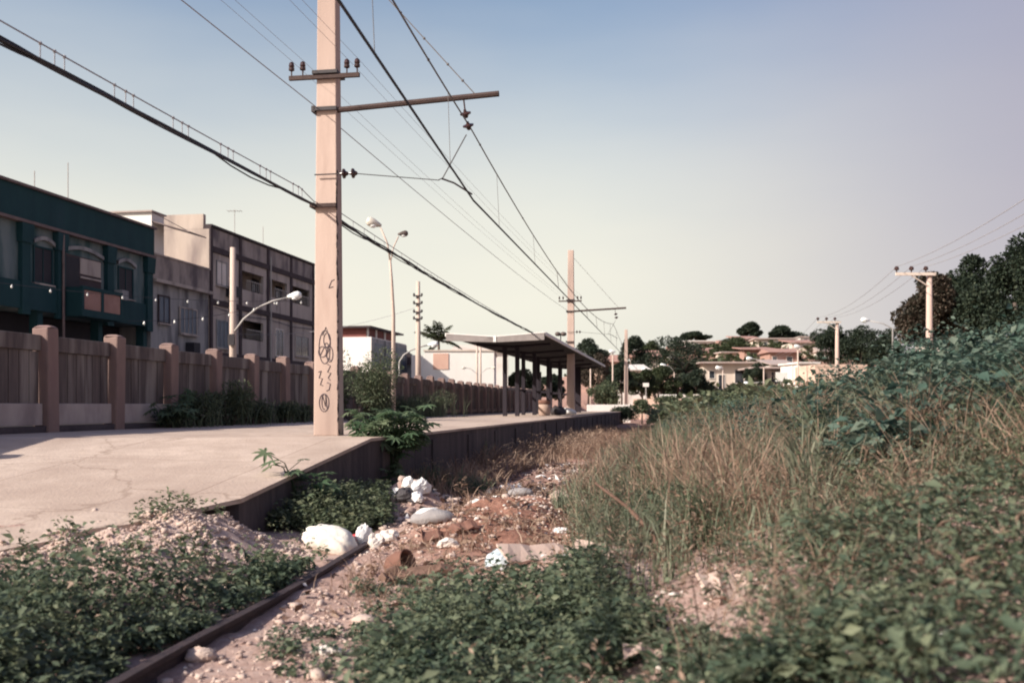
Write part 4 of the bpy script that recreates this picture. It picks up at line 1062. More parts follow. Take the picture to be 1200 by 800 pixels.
house(730, 758, 434, 452, 150, 'grey roofed house just behind the distant pink pole', 'palewall', 'shed', 'palewall', ((.2, .4, .2, .7), (.6, .85, .1, .6)), 7, 0, .5, 'house', 1.2)
house(962, 985, 412, 428, 190, 'pale house half hidden left of the dark clump of trees', 'palewall', 'gable', 'greyroof', (), 8, 0, .3, 'house', 1)
house(1112, 1168, 398, 418, 72, 'low house with dark veranda half hidden in the right hand trees', 'plaster_drab', 'shed', 'greyroof', ((.1, .9, .05, .6),), 6, 0, .8, 'house', .8)
house(846, 868, 404, 418, 225, 'pale little house left of the broad green hill tree', 'palewall', 'gable', 'tile', ((.2, .45, .2, .7), (.6, .8, .2, .7)), 7, .05, .4, 'house', 1.2)
house(938, 962, 394, 406, 245, 'pale crest house right of the cream hill house', 'palewall', 'flat', 'greyroof', ((.15, .35, .25, .75), (.55, .85, .25, .75)), 8, 0, .3)
house(846, 872, 412, 426, 195, 'beige house with two dark doors below the broad green hill tree', 'cream', 'flat', 'greyroof', ((.15, .35, .05, .7), (.6, .8, .05, .7)), 7, .08, .4)
house(786, 806, 412, 428, 215, 'whitewashed house partly behind the big dark tree', 'whitewash', 'gable', 'tile', ((.5, .75, .2, .7),), 7, 0, .4, 'house', 1.3)
house(820, 850, 414, 426, 205, 'long cream house with tiled roof below the white hilltop house', 'cream', 'gable', 'tile', ((.1, .25, .2, .7), (.4, .55, .2, .7), (.7, .85, .2, .7)), 7, -.06, .5, 'house', 1.3)
house(905, 930, 428, 446, 150, 'pale house behind the white sign board', 'palewall', 'shed', 'greyroof', ((.1, .35, .15, .7), (.6, .85, .15, .7)), 7, 0, .5)
house(936, 958, 424, 444, 140, 'whitewashed house behind the bright headed lamp', 'whitewash', 'flat', 'palewall', ((.2, .5, .15, .7),), 7, .1, .3)
house(766, 790, 438, 458, 160, 'pinkish house behind the low rounded tree', 'peach', 'flat', 'greyroof', ((.2, .4, .2, .7), (.6, .8, .2, .7)), 7, 0, .4)
house(700, 726, 424, 446, 175, 'peach house hidden behind the brownish tree', 'peach', 'gable', 'tile', ((.3, .6, .2, .7),), 7, 0, .4, 'house', 1.4)
# low walls
def lowwall(u0, u1, vt, vb, Y, label, mat, th=.3, name='garden_wall'):
    m = MB(); X0, X1 = (u0-600)*Y/FPX, (u1-600)*Y/FPX; m.box(X0, X1, Y, Y+th, min(zat(vb, Y), float(HT((X0+X1)/2, Y)))-.3, zat(vt, Y)); tag(m.build(name, M[mat], None, bevel=.03), label, 'wall')
lowwall(688, 739, 474, 488, 94, 'low bright white wall just past the platform end', 'whitewash')
lowwall(742, 800, 467, 478, 118, 'low peach wall below the hill palm', 'peach')
lowwall(773, 793, 462, 472, 121, 'short white wall block behind the low peach wall', 'whitewash')
lowwall(800, 842, 462, 476, 128, 'long low pale wall below the flat roofed house', 'palewall')
lowwall(935, 945, 452, 465, 70, 'small white gate pillar below the peach house', 'whitewash', .8, 'gate_pillar')
# picket fence far
t = thing('picket_fence', 'brown slatted fence in tall weeds below the white sign', 'fence', (0, 0, 0))
for k in range(26):
    u = 903+k*2.0; Y = 78; m = MB(); X = (u-600)*Y/FPX; zg = zat(466, Y)-1.2; m.box(X-.045, X+.045, Y-.03, Y+.03, zg, zat(449, Y)+random.uniform(-.1, .08)); m.build('picket', M['brown_fence'], t)
m = MB(); Y = 78.06
for v in (453, 461): m.box((902-600)*Y/FPX, (955-600)*Y/FPX, Y, Y+.05, zat(v, Y)-.04, zat(v, Y)+.04)
m.build('cross_rail', M['brown_fence'], t)
# sign
t = thing('blank_sign', 'white blank sign board among lamps below the hill', 'sign', base_at(916, 92, float(HT((916-600)*92/FPX, 92))))
m = MB(); zz = lambda v: zat(v, 92)-t.location.z
m.box(-.05, .05, .03, .13, 0, zz(440)); m.build('sign_post', M['galv'], t)
m = MB(); m.box(-.55, .55, -.03, .03, zz(447), zz(436)); m.build('board', M['whitewash'], t, bevel=.02)
t = thing('blank_sign', 'small white sign board near the distant pink pole', 'sign', base_at(757, 112, 0))
m = MB(); m.box(-.04, .04, .03, .1, -.3, zat(452, 112)); m.build('sign_post', M['galv'], t)
m = MB(); m.box(-.33, .33, -.03, .03, zat(453, 112), zat(448.5, 112)); m.build('board', M['whitewash'], t)

def lamp_pole(u, vt, Y, label, arm=None, name='street_lamp', head=True, r=.1):
    X = (u-600)*Y/FPX; zg = float(HT(X, Y)); t = thing(name, label, 'street lamp' if head else 'street pole', (X, Y, zg))
    m = MB(); m.tube([(0, 0, -.3), (0, 0, zat(vt, Y)-zg)], [r, r*.7], 7); m.build('pole', M['streetpole'], t, True)
    if arm:
        ux, vx = arm; e = Vector(((ux-u)*Y/FPX, -.1, zat(vx, Y)-zg)); a = Vector((0, -.1, zat(vt, Y)-zg))
        m = MB(); mid = a.lerp(e, .5)+Vector((0, 0, .25*abs(e.z-a.z)+.15)); m.tube([a, a.lerp(mid, .5)+Vector((0, 0, .1)), mid, e], r*.45, 5); m.build('lamp_arm', M['galv'], t, True)
        if head: lamp_head(t, e, (e.x-a.x, 0, .05), M['lens'], Y/95)
    elif head:
        lamp_head(t, (0, -.1, zat(vt, Y)-zg), (-1, 0, .1), M['lens'], Y/95)
    return t
lamp_pole(718, 412, 104, 'lamp on thin pole just left of distant pink pole')
lamp_pole(770, 437, 140, 'curved arm lamp in front of the low rounded tree', (757, 433))
lamp_pole(790, 436, 138, 'curved arm lamp in front of big dark tree', (778, 428))
lamp_pole(847, 430, 132, 'lamp with head near the pale flat roofed house', (843, 431))
lamp_pole(895, 430, 120, 'curved arm lamp right of slim dark tree', (879, 420))
lamp_pole(935, 406, 100, 'bright headed lamp pole in front of weathered reddish house')
lamp_pole(908, 452, 92, 'short arm lamp bending left over weeds below the hill', (876, 449))
lamp_pole(929, 428, 104, 'plain grey post right of the white sign', None, 'street_pole', False)
lamp_pole(692, 432, 110, 'plain grey post behind the low white wall', None, 'street_pole', False)
# right-hand line poles
def hpole(u, vt, Y, armpx, label, lampat=None):
    X = (u-600)*Y/FPX; zg = float(HT(X, Y)); t = thing('line_pole', label, 'utility pole', (X, Y, zg), 0, 'concrete line poles along the right bank')
    zt = zat(vt, Y)-zg
    m = MB(); m.tube([(0, 0, -.3), (0, 0, zt)], [.20, .13], 10); m.build('pole', M['pole'], t, True)
    a = armpx*Y/FPX
    m = MB(); m.box(-a, .25, -.22, -.12, zt-.18, zt-.04); m.tube([(-a*.55, -.17, zt-.18), (0, -.1, zt-.75)], .03, 5); m.build('cross_arm', M['cream'], t)
    for q in (-.97, -.55, -.14):
        m = MB(); m.lathe([(.03, 0), (.03, .10), (.12, .14), (.12, .24), (.05, .32)], (a*q, -.17, zt-.04), 8); m.build('insulator', M['porcelain'], t)
    return [Vector((X+a*q, Y-.17, zg+zt+.26)) for q in (-.97, -.55, -.14)]
A = hpole(1089, 319, 50, 41, 'nearer line pole with left cross arm against brown flushed tree')
B = hpole(981, 376, 80, 24, 'farther line pole with left cross arm in front of dark clump')
for i in range(3):
    d = (A[i]-B[i]); near_ = A[i]+d*1.0; far_ = B[i]-d*1.6
    far_.z = B[i].z-1
    m = MB(); m.tube(span(near_, A[i], .5)+span(A[i], B[i], .5)[1:]+span(B[i], far_, .5)[1:], .014, 5)
    tag(m.build('power_line', M['thinwire']), ['leftmost power line strung between right bank poles', 'middle power line strung between right bank poles', 'power line nearest the shafts of right bank poles'][i], 'wire')
t = thing('street_lamp', 'bright white lamp head above the dark clump of trees', 'street lamp', base_at(1046, 84, float(HT((1046-600)*84/FPX, 84))))
zz = lambda v: zat(v, 84)-t.location.z
m = MB(); m.tube([(0, 0, 0), (0, 0, zz(385)), (-.8, 0, zz(379)), (-1.9, 0, zz(376))], [.09, .07, .045, .04], 6); m.build('pole', M['galv'], t, True)
lamp_head(t, (-2.2, 0, zz(375)), (-1, 0, .05), M['lens'], 1.15)

# ------------------------------------------------------------------ vegetation: near
def scatter(n, x0, x1, y0, y1, mask=None, rng=RNG):
    X = rng.uniform(x0, x1, n); Y = rng.uniform(y0, y1, n)
    if mask is not None:
        k = mask(X, Y, rng); X, Y = X[k], Y[k]
    return X, Y
def plants(X, Y, H, per, leaf, rng, spread=.55, zoff=0, zf=HT):
    """each plant: leaves around an upright leafy stem"""
    n = len(X); Z = zf(X, Y)+zoff
    C = np.repeat(np.stack([X, Y, Z], 1), per, 0); Hh = np.repeat(H, per); N = len(C)
    t = rng.random(N)**.6; a = rng.uniform(0, 2*np.pi, N); rad = Hh*spread*(.25+.75*rng.random(N))*(1.15-.5*t)
    C[:, 0] += rad*np.cos(a); C[:, 1] += rad*np.sin(a); C[:, 2] += Hh*t*(1-.25*(rad/np.maximum(Hh*spread, 1e-3))**2)
    D = np.stack([np.cos(a), np.sin(a), rng.normal(.05, .45, N)], 1)
    pv = np.repeat(rng.normal(0, .13, n), per)
    var = np.clip(.35+.28*t+pv+rng.normal(0, .16, N), 0, 1)
    return C, D, leaf*np.clip(rng.lognormal(-.28, .38, N), .35, 2.0), var
def uv(X, Y, Z): return 600+FPX*X/Y, 475-FPX*(Z-EYE)/Y
def inpoly(u, v, poly):
    c = np.zeros(len(u), bool); n = len(poly)
    for i in range(n):
        (x1, y1), (x2, y2) = poly[i], poly[(i+1) % n]
        k = ((y1 > v) != (y2 > v)) & (u < (x2-x1)*(v-y1)/(y2-y1+1e-9)+x1); c ^= k
    return c

def at(u, v, z=None):
    """ground point seen at (u,v)"""
    Y = 6.0
    for _ in range(60):
        X = (u-600)*Y/FPX; zz_ = float(HT(X, Y)); Yn = (EYE-zz_)*FPX/max(v-475, 4); Y = .6*Y+.4*min(Yn, 80)
    X = (u-600)*Y/FPX; return X, Y, float(HT(X, Y))
SACK = at(386, 645); BAG = at(426, 638)
rng = np.random.default_rng(11)
def r_h(n, r): return np.clip(r.normal(1, .22, n), .5, 1.6)
# left foreground weeds between ramp and rail
def mk(X, Y, r):
    u, v = uv(X, Y, HT(X, Y)+.28)
    top = 668-.03*u+26*(fbm(X*2.2+3, Y*2.2, 2)-.5)-45*smooth((u-260)/90)
    ok = (X < XL(Y)-.05-.22*fbm(X*2, Y*2, 2)) & (v > top) & (np.hypot(X-SACK[0], (Y-SACK[1])*.6) > .55)
    return ok & (fbm(X*1.1+9, Y*1.1, 3) > .30-.2*(Y < 7.8))
X, Y = scatter(3200, -6.4, -1.5, 3.8, 11.4, mk, rng)
H = (.16+.40*fbm(X*1.7, Y*1.7, 3))*np.clip((XL(Y)-X)/.8, .4, 1)*r_h(len(X), rng)
C, D, sz, var = plants(X, Y, H, 44, .062, rng)
var = np.clip(var+.5*(np.repeat(fbm(X*2.1+40, Y*2.1, 2), 44)-.5), 0, 1)
o = leaf_object('weed_patch', C, D, sz, var, M['weed'], None, .55); tag(o, 'dense green weeds filling the lower left between ramp and rail', 'weeds', kind='stuff')
def sprigs(polyf, n, x0, x1, y0, y1, mat, label, seed, h=.42, leaf=.05, per=26):
    r = np.random.default_rng(seed); X, Y = scatter(n, x0, x1, y0, y1, polyf, r)
    H = h*r.uniform(.55, 1.25, len(X)); C, D, sz, var = plants(X, Y, H, per, leaf, r, .28); D[:, 2] += .35
    o = leaf_object('weed_sprigs', C, D, sz, np.clip(var+.1, 0, 1), M[mat], None, .4); tag(o, label, 'weeds', kind='stuff')
sprigs(mk, 420, -6.4, -1.5, 3.8, 11.4, 'bush', 'taller pale sprigs standing out of the left weeds', 71, .50)
sprigs(mk, 60, -6.4, -1.5, 3.8, 11.4, 'dry', 'withered stems in the left weeds', 72, .5, .045)
# sparse weeds on the mound
X, Y = scatter(260, -4.4, -2.0, 8.6, 11.4, lambda X, Y, r: (X < XL(Y)-.25) & (fbm(X*1.5+2, Y*1.5, 2) > .52) & (np.hypot(X+2.0, Y-10.75) > .8), rng)
C, D, sz, var = plants(X, Y, rng.uniform(.12, .28, len(X)), 26, .06, rng)
o = leaf_object('weed_patch', C, D, sz, var, M['bush'], None, .55); tag(o, 'thin straggly weeds on the sandy mound at the ramp foot', 'weeds', kind='stuff')
# patch by the platform wall
def mk(X, Y, r):
    return (X > EDGE(Y)+.05) & (X < XL(Y)-.1+.2*np.sin(Y*3)) & (Y < 15.4-.3*fbm(X*3, Y, 2)) & (Y > 11.55+.3*fbm(X*2, Y*2, 2)) & (((X-(-2.25-.0*Y))/.9)**2+((Y-13.0)/2.2)**2 < 1.25) & (np.hypot(X-SACK[0], Y-SACK[1]) > .62) & (np.hypot(X-BAG[0], Y-BAG[1]) > .4) & (600+FPX*X/Y < 452)
X, Y = scatter(1500, -3.2, -.6, 10.8, 16.3, mk, rng)
H = .16+.34*np.clip(1-((X+2.3)/.9)**2*.8-((Y-13.2)/2.2)**2*.6, 0, 1)*(.5+fbm(X*2.5, Y*2.5, 2))
C, D, sz, var = plants(X, Y, H*.72*r_h(len(X), rng), 40, .07, rng, .55)
o = leaf_object('weed_patch', C, D, sz, var, M['bush'], None, .6); tag(o, 'leafy mound of weeds against the dark platform wall', 'weeds', kind='stuff')
# centre foreground patch
def mk(X, Y, r):
    u, v = uv(X, Y, HT(X, Y)+.15)
    return inpoly(u+40*(fbm(X*3, Y*3, 2)-.5), v+25*(fbm(X*3+5, Y*3, 2)-.5), [(395, 830), (430, 765), (500, 708), (560, 685), (640, 690), (655, 655), (708, 655), (735, 705), (800, 735), (1000, 765), (1200, 800), (1200, 1090), (360, 1090)])
X, Y = scatter(6500, -2.2, 4.5, 3.6, 10.8, mk, rng)
keep = fbm(X*1.7+4, Y*1.7, 2) > .30+.15*(X > 1.1); X, Y = X[keep], Y[keep]
H = (.08+.34*fbm(X*1.9+3, Y*1.9, 3)+.10*np.exp(-((X-.45)/.5)**2-((Y-8.4)/.9)**2))*r_h(len(X), rng)
C, D, sz, var = plants(X, Y, H, 46, .055, rng, .5)
var = np.clip(var+.5*(np.repeat(fbm(X*2.1+40, Y*2.1, 2), 46)-.5), 0, 1)
o = leaf_object('weed_patch', C, D, sz, var, M['weed'], None, .6); tag(o, 'green weeds spreading over the rubble at bottom centre', 'weeds', kind='stuff')
def mk2(X, Y, r): return mk(X, Y, r) & (r.random(len(X)) < .9)
sprigs(mk2, 900, -2.2, 4.5, 3.6, 10.8, 'bush', 'taller pale sprigs standing out of the centre weeds', 73, .36, .045)
sprigs(mk2, 160, -2.2, 4.5, 3.6, 10.8, 'dry', 'withered stems in the centre weeds', 74, .34, .04)
sprigs(mk2, 260, -2.2, 4.5, 3.6, 10.8, 'castor', 'bright broad leaved seedlings in the centre weeds', 75, .26, .085, 12)
# tiny weeds between rails
X, Y = scatter(420, -1.6, -.4, 5, 9.5, lambda X, Y, r: (X > XL(Y)+.2) & (fbm(X*1.9+1, Y*1.9, 2) > .56), rng)
C, D, sz, var = plants(X, Y, rng.uniform(.04, .10, len(X)), 18, .045, rng, .9)
o = leaf_object('weed_patch', C, D, sz, var, M['weed'], None, .6); tag(o, 'flat little weeds growing on the pinkish gravel between the rails', 'weeds', kind='stuff')

# bank: broad-leaved bushes, grass
def bankmask(lo, hi, thr, sx=.6, off=0):
    def f(X, Y, r):
        s = X-XL(Y); return (s > lo) & (s < hi) & (fbm(X*sx+off, Y*sx+off, 3) > thr) & (r.random(len(X)) < np.clip(22/np.maximum(Y, 1)**1.0, .1, 1))
    return f
def mk(X, Y, r):
    s = X-XL(Y); u, v = uv(X, Y, HT(X, Y)+.5)
    a = inpoly(u, v, [(925, 500), (960, 468), (1080, 430), (1300, 395), (1500, 420), (1500, 580), (1150, 560), (1010, 545), (935, 535)])
    return a & (fbm(X*.8+2, Y*.8, 2) > .34)
X, Y = scatter(5200, 2.0, 14, 8, 24, mk, rng)
k = fbm(X*.75+60, Y*.75, 2); X, Y, k = X[k > .37], Y[k > .37], k[k > .37]
H = .30+2.0*np.clip(k-.37, 0, .3)
C, D, sz, var = plants(X, Y, H*r_h(len(X), rng), 40, .105, rng, .55)
var = np.clip(var+.5*(np.repeat(fbm(X*1.5+40, Y*1.5, 2), 40)-.5), 0, 1)
o = leaf_object('bank_shrubs', C, D, sz, var, M['weed2'], None, .6); tag(o, 'broad leaved dark green shrubs covering the upper right bank', 'shrubs', kind='stuff')
def mk(X, Y, r):
    u, v = uv(X, Y, HT(X, Y)+.3)
    return inpoly(u, v, [(765, 505), (775, 480), (900, 468), (1010, 446), (1060, 430), (1060, 470), (940, 475), (920, 500), (830, 510)]) & (fbm(X*.5+2, Y*.5, 2) > .3)
X, Y = scatter(5200, 3, 16, 17, 52, mk, rng)
H = .32+.36*fbm(X*.6, Y*.6, 2)
C, D, sz, var = plants(X, Y, H*r_h(len(X), rng), 26, .12, rng, .5)
o = leaf_object('bank_shrubs', C, D, sz, var, M['bush'], None, .6); tag(o, 'olive green low shrubs along the far crest of bank', 'shrubs', kind='stuff')
# scattered broad weeds low on the right
X, Y = scatter(2000, 1.2, 7, 2.8, 11, lambda X, Y, r: (X-XL(Y) > 2.6) & (fbm(X*1.0+8, Y*1.0, 3) > .57-.30*smooth((6.6-Y)/1.5)), rng)
C, D, sz, var = plants(X, Y, .2+.35*fbm(X*1.1, Y*1.1, 2), 34, .06, rng, .5)
o = leaf_object('bank_shrubs', C, D, sz, var, M['weed'], None, .5); tag(o, 'scattered dark weeds low on the near right bank', 'weeds', kind='stuff')
# feathery mixed weeds on the bank
def feather(n, x0, x1, y0, y1, mask, h, per, leaf, wd, mat, label, seed, cat='weeds', name='feathery_weeds', spread=.4):
    r = np.random.default_rng(seed); X, Y = scatter(n, x0, x1, y0, y1, mask, r)
    H = h*(.5+fbm(X*1.2+seed, Y*1.2, 2))*r_h(len(X), r)
    C, D, sz, var = plants(X, Y, H, per, leaf, r, spread); D[:, 2] += .5
    sz = sz*np.repeat(np.clip(Y/9, 1, 4)**.5, per)
    var = np.clip(var+.6*(np.repeat(fbm(X*1.3+seed, Y*1.3, 2), per)-.5), 0, 1)
    o = leaf_object(name, C, D, sz, var, M[mat], None, wd); tag(o, label, cat, kind='stuff')
onb = lambda lo, hi, th, f, q: (lambda X, Y, r: (X-XL(Y) > lo) & (X-XL(Y) < hi) & (fbm(X*f+q, Y*f*.8+q, 3) > th) & (r.random(len(Y)) < np.clip((10/np.maximum(Y, 3))**1.3, .08, 1)))
feather(8000, .8, 12, 3.5, 40, onb(2.2, 10, .42, .8, 3), .5, 44, .05, .2, 'bush', 'fine olive weeds mixed into the bank grass', 91)
feather(6000, .6, 12, 3.5, 40, onb(1.7, 10, .48, .9, 17), .44, 40, .05, .16, 'dry', 'fine withered brown weeds mixed into the bank grass', 92)
feather(5000, .6, 10, 3.5, 30, onb(1.9, 8, .50, 1.0, 29), .42, 40, .05, .18, 'greygrass', 'fine silvery weeds mixed into the bank grass', 93)
feather(1500, -2.4, 6, 16.5, 45, lambda X, Y, r: (X > EDGE(Y)+.2) & (X-XL(Y) < 2.2) & ~((X-XL(Y) > .0) & (X-XL(Y) < 1.8) & (Y < 27)) & (fbm(X*1.1+2, Y*.7, 2) > .45), .45, 60, .045, .25, 'dry', 'feathery reddish weeds by the platform foot', 94)
feather(1500, 14, 120, 112, 262, lambda X, Y, r: HT(X, Y) > .9, 1.1, 34, .42, .7, 'treeleaf2', 'scrub and garden greenery between the hill houses', 95, 'scrub', 'hillside_scrub', .9)
feather(1800, 6, 40, 55, 112, lambda X, Y, r: (X-XL(Y) > 3), 1.0, 24, .25, .6, 'bush', 'scrubby growth beyond the crest of bank', 96, 'scrub', 'far_scrub', .8)
# green grass
def grass(name, n, x0, x1, y0, y1, mask, h, wd, ln, mat, label, rngs, cl=6, crad=.07):
    r = np.random.default_rng(rngs)
    X, Y = scatter(n, x0, x1, y0, y1, mask, r)
    k = len(X); hs_ = h*(.55+.9*fbm(X*1.1+rngs, Y*1.1, 2))*np.clip(r.normal(1, .15, k), .5, 1.6)
    pv = r.normal(.45, .16, k)
    X = np.repeat(X, cl)+r.normal(0, crad, k*cl); Y = np.repeat(Y, cl)+r.normal(0, crad, k*cl)
    P = np.stack([X, Y, HT(X, Y)-.02], 1); N = k*cl
    Hh = np.repeat(hs_, cl)*r.uniform(.5, 1.15, N)
    o = grass_object(name, P, Hh, wd*r.uniform(.6, 1.4, N)*np.clip(Y/9, 1, 4)**.6, np.clip(r.normal(ln, .2, N), 0, 1.1), np.clip(np.repeat(pv, cl)+r.normal(0, .18, N), 0, 1), M[mat])
    tag(o, label, 'grass', kind='stuff')
dens = lambda Y, r: r.random(len(Y)) < np.clip((11/np.maximum(Y, 3))**1.4, .06, 1)
grass('tall_grass', 13000, .8, 18, 6.6, 60, lambda X, Y, r: (X-XL(Y) > 2.3) & (X-XL(Y) < 10) & (fbm(X*.7+1, Y*.5+1, 3) > .46) & dens(Y, r), .66, .010, .35, 'grass', 'tall green grass blades on the right bank', 21, 9, .10)
grass('tall_grass', 14000, .8, 18, 4.2, 60, lambda X, Y, r: (X-XL(Y) > 1.9) & (X-XL(Y) < 6.2) & (fbm(X*.7+31, Y*.5+11, 3) > .43) & dens(Y, r), .74, .0075, .5, 'dry', 'dry straw coloured grass stalks on the right bank', 22, 9, .10)
grass('tall_grass', 6500, .6, 11, 7, 40, lambda X, Y, r: (X-XL(Y) > 1.8) & (X-XL(Y) < 6) & (fbm(X*.7+51, Y*.5+21, 3) > .47) & dens(Y, r), .62, .014, .35, 'greygrass', 'pale silvery green grass tufts on the bank foot', 23, 10, .08)
# reddish dry weeds between platform and rails far along
grass('dry_grass', 6500, -3, 8, 15, 60, lambda X, Y, r: (X > EDGE(Y)+.1) & (Y > 16.6) & (X-XL(Y) < 2.6) & (Y > 15.2+1.2*fbm(X*2, Y, 2)+1.5*np.abs(X-XL(Y)-.9)*(X-XL(Y) > 0)*(X-XL(Y) < 1.6)*0+11*((X-XL(Y) > -.05) & (X-XL(Y) < 1.8))*(.6+.8*fbm(X*1.5, Y*1.0, 2))) & (fbm(X*.9+3, Y*.5, 2) > .34), .5, .012, .5, 'dry', 'reddish dry grass growing along the foot of platform', 24, 9, .09)
def poly_on(P, lift, th, f, q): 
    def g(X, Y, r):
        u, v = uv(X, Y, HT(X, Y)+lift); return inpoly(u, v, P) & (fbm(X*f+q, Y*f+q, 2) > th)
    return g
PB = [(765, 520), (790, 490), (860, 480), (905, 490), (935, 530), (1000, 560), (1100, 575), (1120, 640), (1020, 660), (900, 640), (820, 600), (770, 560)]
grass('tall_grass', 2600, 1.5, 9, 8, 26, poly_on(PB, .5, .42, .9, 7), .74, .009, .3, 'dry', 'tallest straw brown grass standing below the shrubs of bank', 27, 9, .12)
grass('tall_grass', 1500, 1.5, 9, 9, 28, poly_on(PB, .5, .50, .8, 19), .78, .011, .3, 'grass', 'tallest green grass clumps in the middle of bank', 28, 12, .10)
feather(1500, 1.5, 11, 12, 34, poly_on([(765, 500), (790, 484), (905, 476), (960, 480), (935, 520), (880, 540), (800, 530)], .6, .5, .9, 23), .62, 70, .055, .5, 'weed2', 'dark leafy clumps at the left brow of bank', 97)
grass('tall_grass', 230, 1.6, 12, 6.5, 26, lambda X, Y, r: (X-XL(Y) > 2.7) & (X-XL(Y) < 5.8) & (fbm(X*1.3+70, Y*1.3, 2) > .50), .92, .010, .55, 'dry', 'big straw coloured tussocks standing out of the bank', 29, 110, .12)
grass('tall_grass', 170, 1.6, 12, 7, 26, lambda X, Y, r: (X-XL(Y) > 2.5) & (X-XL(Y) < 9) & (fbm(X*1.3+83, Y*1.3, 2) > .52), .85, .013, .6, 'grass', 'big arching green tussocks standing out of the bank', 30, 90, .11)
grass('dry_grass', 1100, -1.6, 2.6, 7.5, 16, lambda X, Y, r: (X-XL(Y) > .3) & (X-XL(Y) < 3) & (fbm(X*1.4+3, Y*1.4, 2) > .56), .26, .009, .7, 'dry', 'short withered grass on the red rubble heap', 25, 6, .06)
grass('dry_grass', 700, -2.6, 1.6, 16.3, 19, lambda X, Y, r: (X > EDGE(Y)+.15) & (X < XL(Y)+.05) & (fbm(X*1.2+13, Y*1.2, 2) > .54), .35, .012, .45, 'grass', 'green grass sprigs at the edge of rubbish heap', 26, 7, .06)

# single plants -------------------------------------------------------------------------------
def palmate(C, Dn, size, rng):
    """lobed leaves: 7 pointed lobes round a stalk end"""
    V, F = [], []
    for c, d, s in zip(C, Dn, size):
        d = Vector(d).normalized(); q = d.to_track_quat('X', 'Z').to_matrix(); b = len(V); V.append(tuple(c))
        roll = rng.uniform(-.6, .6); q = q @ Matrix.Rotation(roll, 3, 'X')
        angs = np.linspace(-2.3, 2.3, 7)
        pts = []
        for i, a in enumerate(angs):
            l = s*(1-.3*abs(a)/2.3)*rng.uniform(.9, 1.1)
            pts.append((l*.36*math.cos(a-.33), l*.36*math.sin(a-.33), 0)); pts.append((l*.7*math.cos(a-.14), l*.7*math.sin(a-.14), -.05*s))
            pts.append((l*math.cos(a), l*math.sin(a), -.2*s)); pts.append((l*.7*math.cos(a+.14), l*.7*math.sin(a+.14), -.05*s))
        pts.append((s*.3*math.cos(2.65), s*.3*math.sin(2.65), 0))
        for p in pts: V.append(tuple(Vector(c)+q@Vector(p)))
        for i in range(len(pts)-1): F.append((b, b+1+i, b+2+i))
    return np.array(V), np.array(F)
def castor(loc, h, n, size, label, seed, spread=.5, mat='castor', name='castor_plant'):
    r = np.random.default_rng(seed); t = thing(name, label, 'plant', loc)
    m = MB(); Cs, Ds, Ss = [], [], []
    for st in range(max(3, n//9)):


        a = r.uniform(0, 6.28); hh = h*r.uniform(.55, 1); tp = Vector((math.cos(a)*spread*h*.5, math.sin(a)*spread*h*.5, hh))
        m.tube([(0, 0, -.05), tp*.5+Vector((0, 0, .05*h)), tp], [.018, .014, .008], 5)
        for k in range(9):
            q = .45+.55*k/8; base = tp*q; b_ = r.uniform(0, 6.28); el = r.uniform(-.1, .7); L_ = h*spread*r.uniform(.25, .6)
            e = base+Vector((math.cos(b_)*math.cos(el), math.sin(b_)*math.cos(el), math.sin(el)))*L_
            m.tube([base, e], .005, 4); Cs.append(e); Ds.append((math.cos(b_), math.sin(b_), r.uniform(-.5, .15))); Ss.append(size*r.uniform(.6, 1.15))
    m.build('stem', M['bush'], t)
    V, F = palmate(Cs, Ds, Ss, r); np_mesh('leaves', V, F, M[mat], np.clip(np.repeat(r.normal(.5, .25, len(Cs)), len(F)//len(Cs)), 0, 1), t)
    return t
castor((-2.02, 17.0, .45), 1.05, 300, .20, 'bushy plant with large lobed leaves overhanging the platform edge', 41, .75)
castor((-2.02, 16.55, .10), .6, 12, .15, 'small lobed leaf plant at foot of wall under the bushy one', 42, .6)
castor((float(FEN(23.5))+.55, 23.2, 1.08), .75, 22, .26, 'low plant with big lobed leaves at the fence foot', 43, .9)
castor((-2.60, 12.7, .12), .8, 26, .17, 'lobed leaf plant rising by the dark end of platform wall', 44, .7)

def bushy(x, y, z, w_, h, label, mat, n, leaf, seed, grassy=0, name='bush'):
    r = np.random.default_rng(seed); t = thing(name, label, 'bush', (x, y, z))
    bl = [(r.uniform(-.35, .35)*w_, r.uniform(-.25, .25)*w_, h*r.uniform(.25, .7), w_*r.uniform(.16, .3), w_*r.uniform(.16, .3), h*r.uniform(.2, .3)) for _ in range(11)]
    C, D = crown_points(r, bl, n, .5)
    C[:, 2] = np.maximum(C[:, 2], .02)
    leaf_object('foliage', C, D+r.normal(0, .6, (n, 3)), leaf*r.uniform(.6, 1.4, n), np.clip(r.normal(.45, .24, n), 0, 1), M[mat], t, .42)
    m = MB()
    for b_ in bl: m.tube([(b_[0]*.2, b_[1]*.2, -.05), (b_[0]*.7, b_[1]*.7, b_[2]*.6), (b_[0], b_[1], b_[2]+b_[5]*.9)], [.02, .014, .005], 4)
    m.build('stems', M['bark'], t)
    if grassy:
        k = grassy; P = np.stack([r.normal(0, w_*.3, k), r.normal(0, w_*.2, k), np.zeros(k)], 1)
        grass_object('blades', P, h*r.uniform(.5, 1.15, k), np.full(k, .02), r.uniform(.1, .7, k), np.clip(r.normal(.4, .2, k), 0, 1), M['grass'], t)
    return t
def fx(u, off=.7):   # point in front of the fence seen at column u
    k = (u-600)/FPX; Y = (-8.93+off-.16*19.3)/(k-.16); return float(k*Y), float(Y)
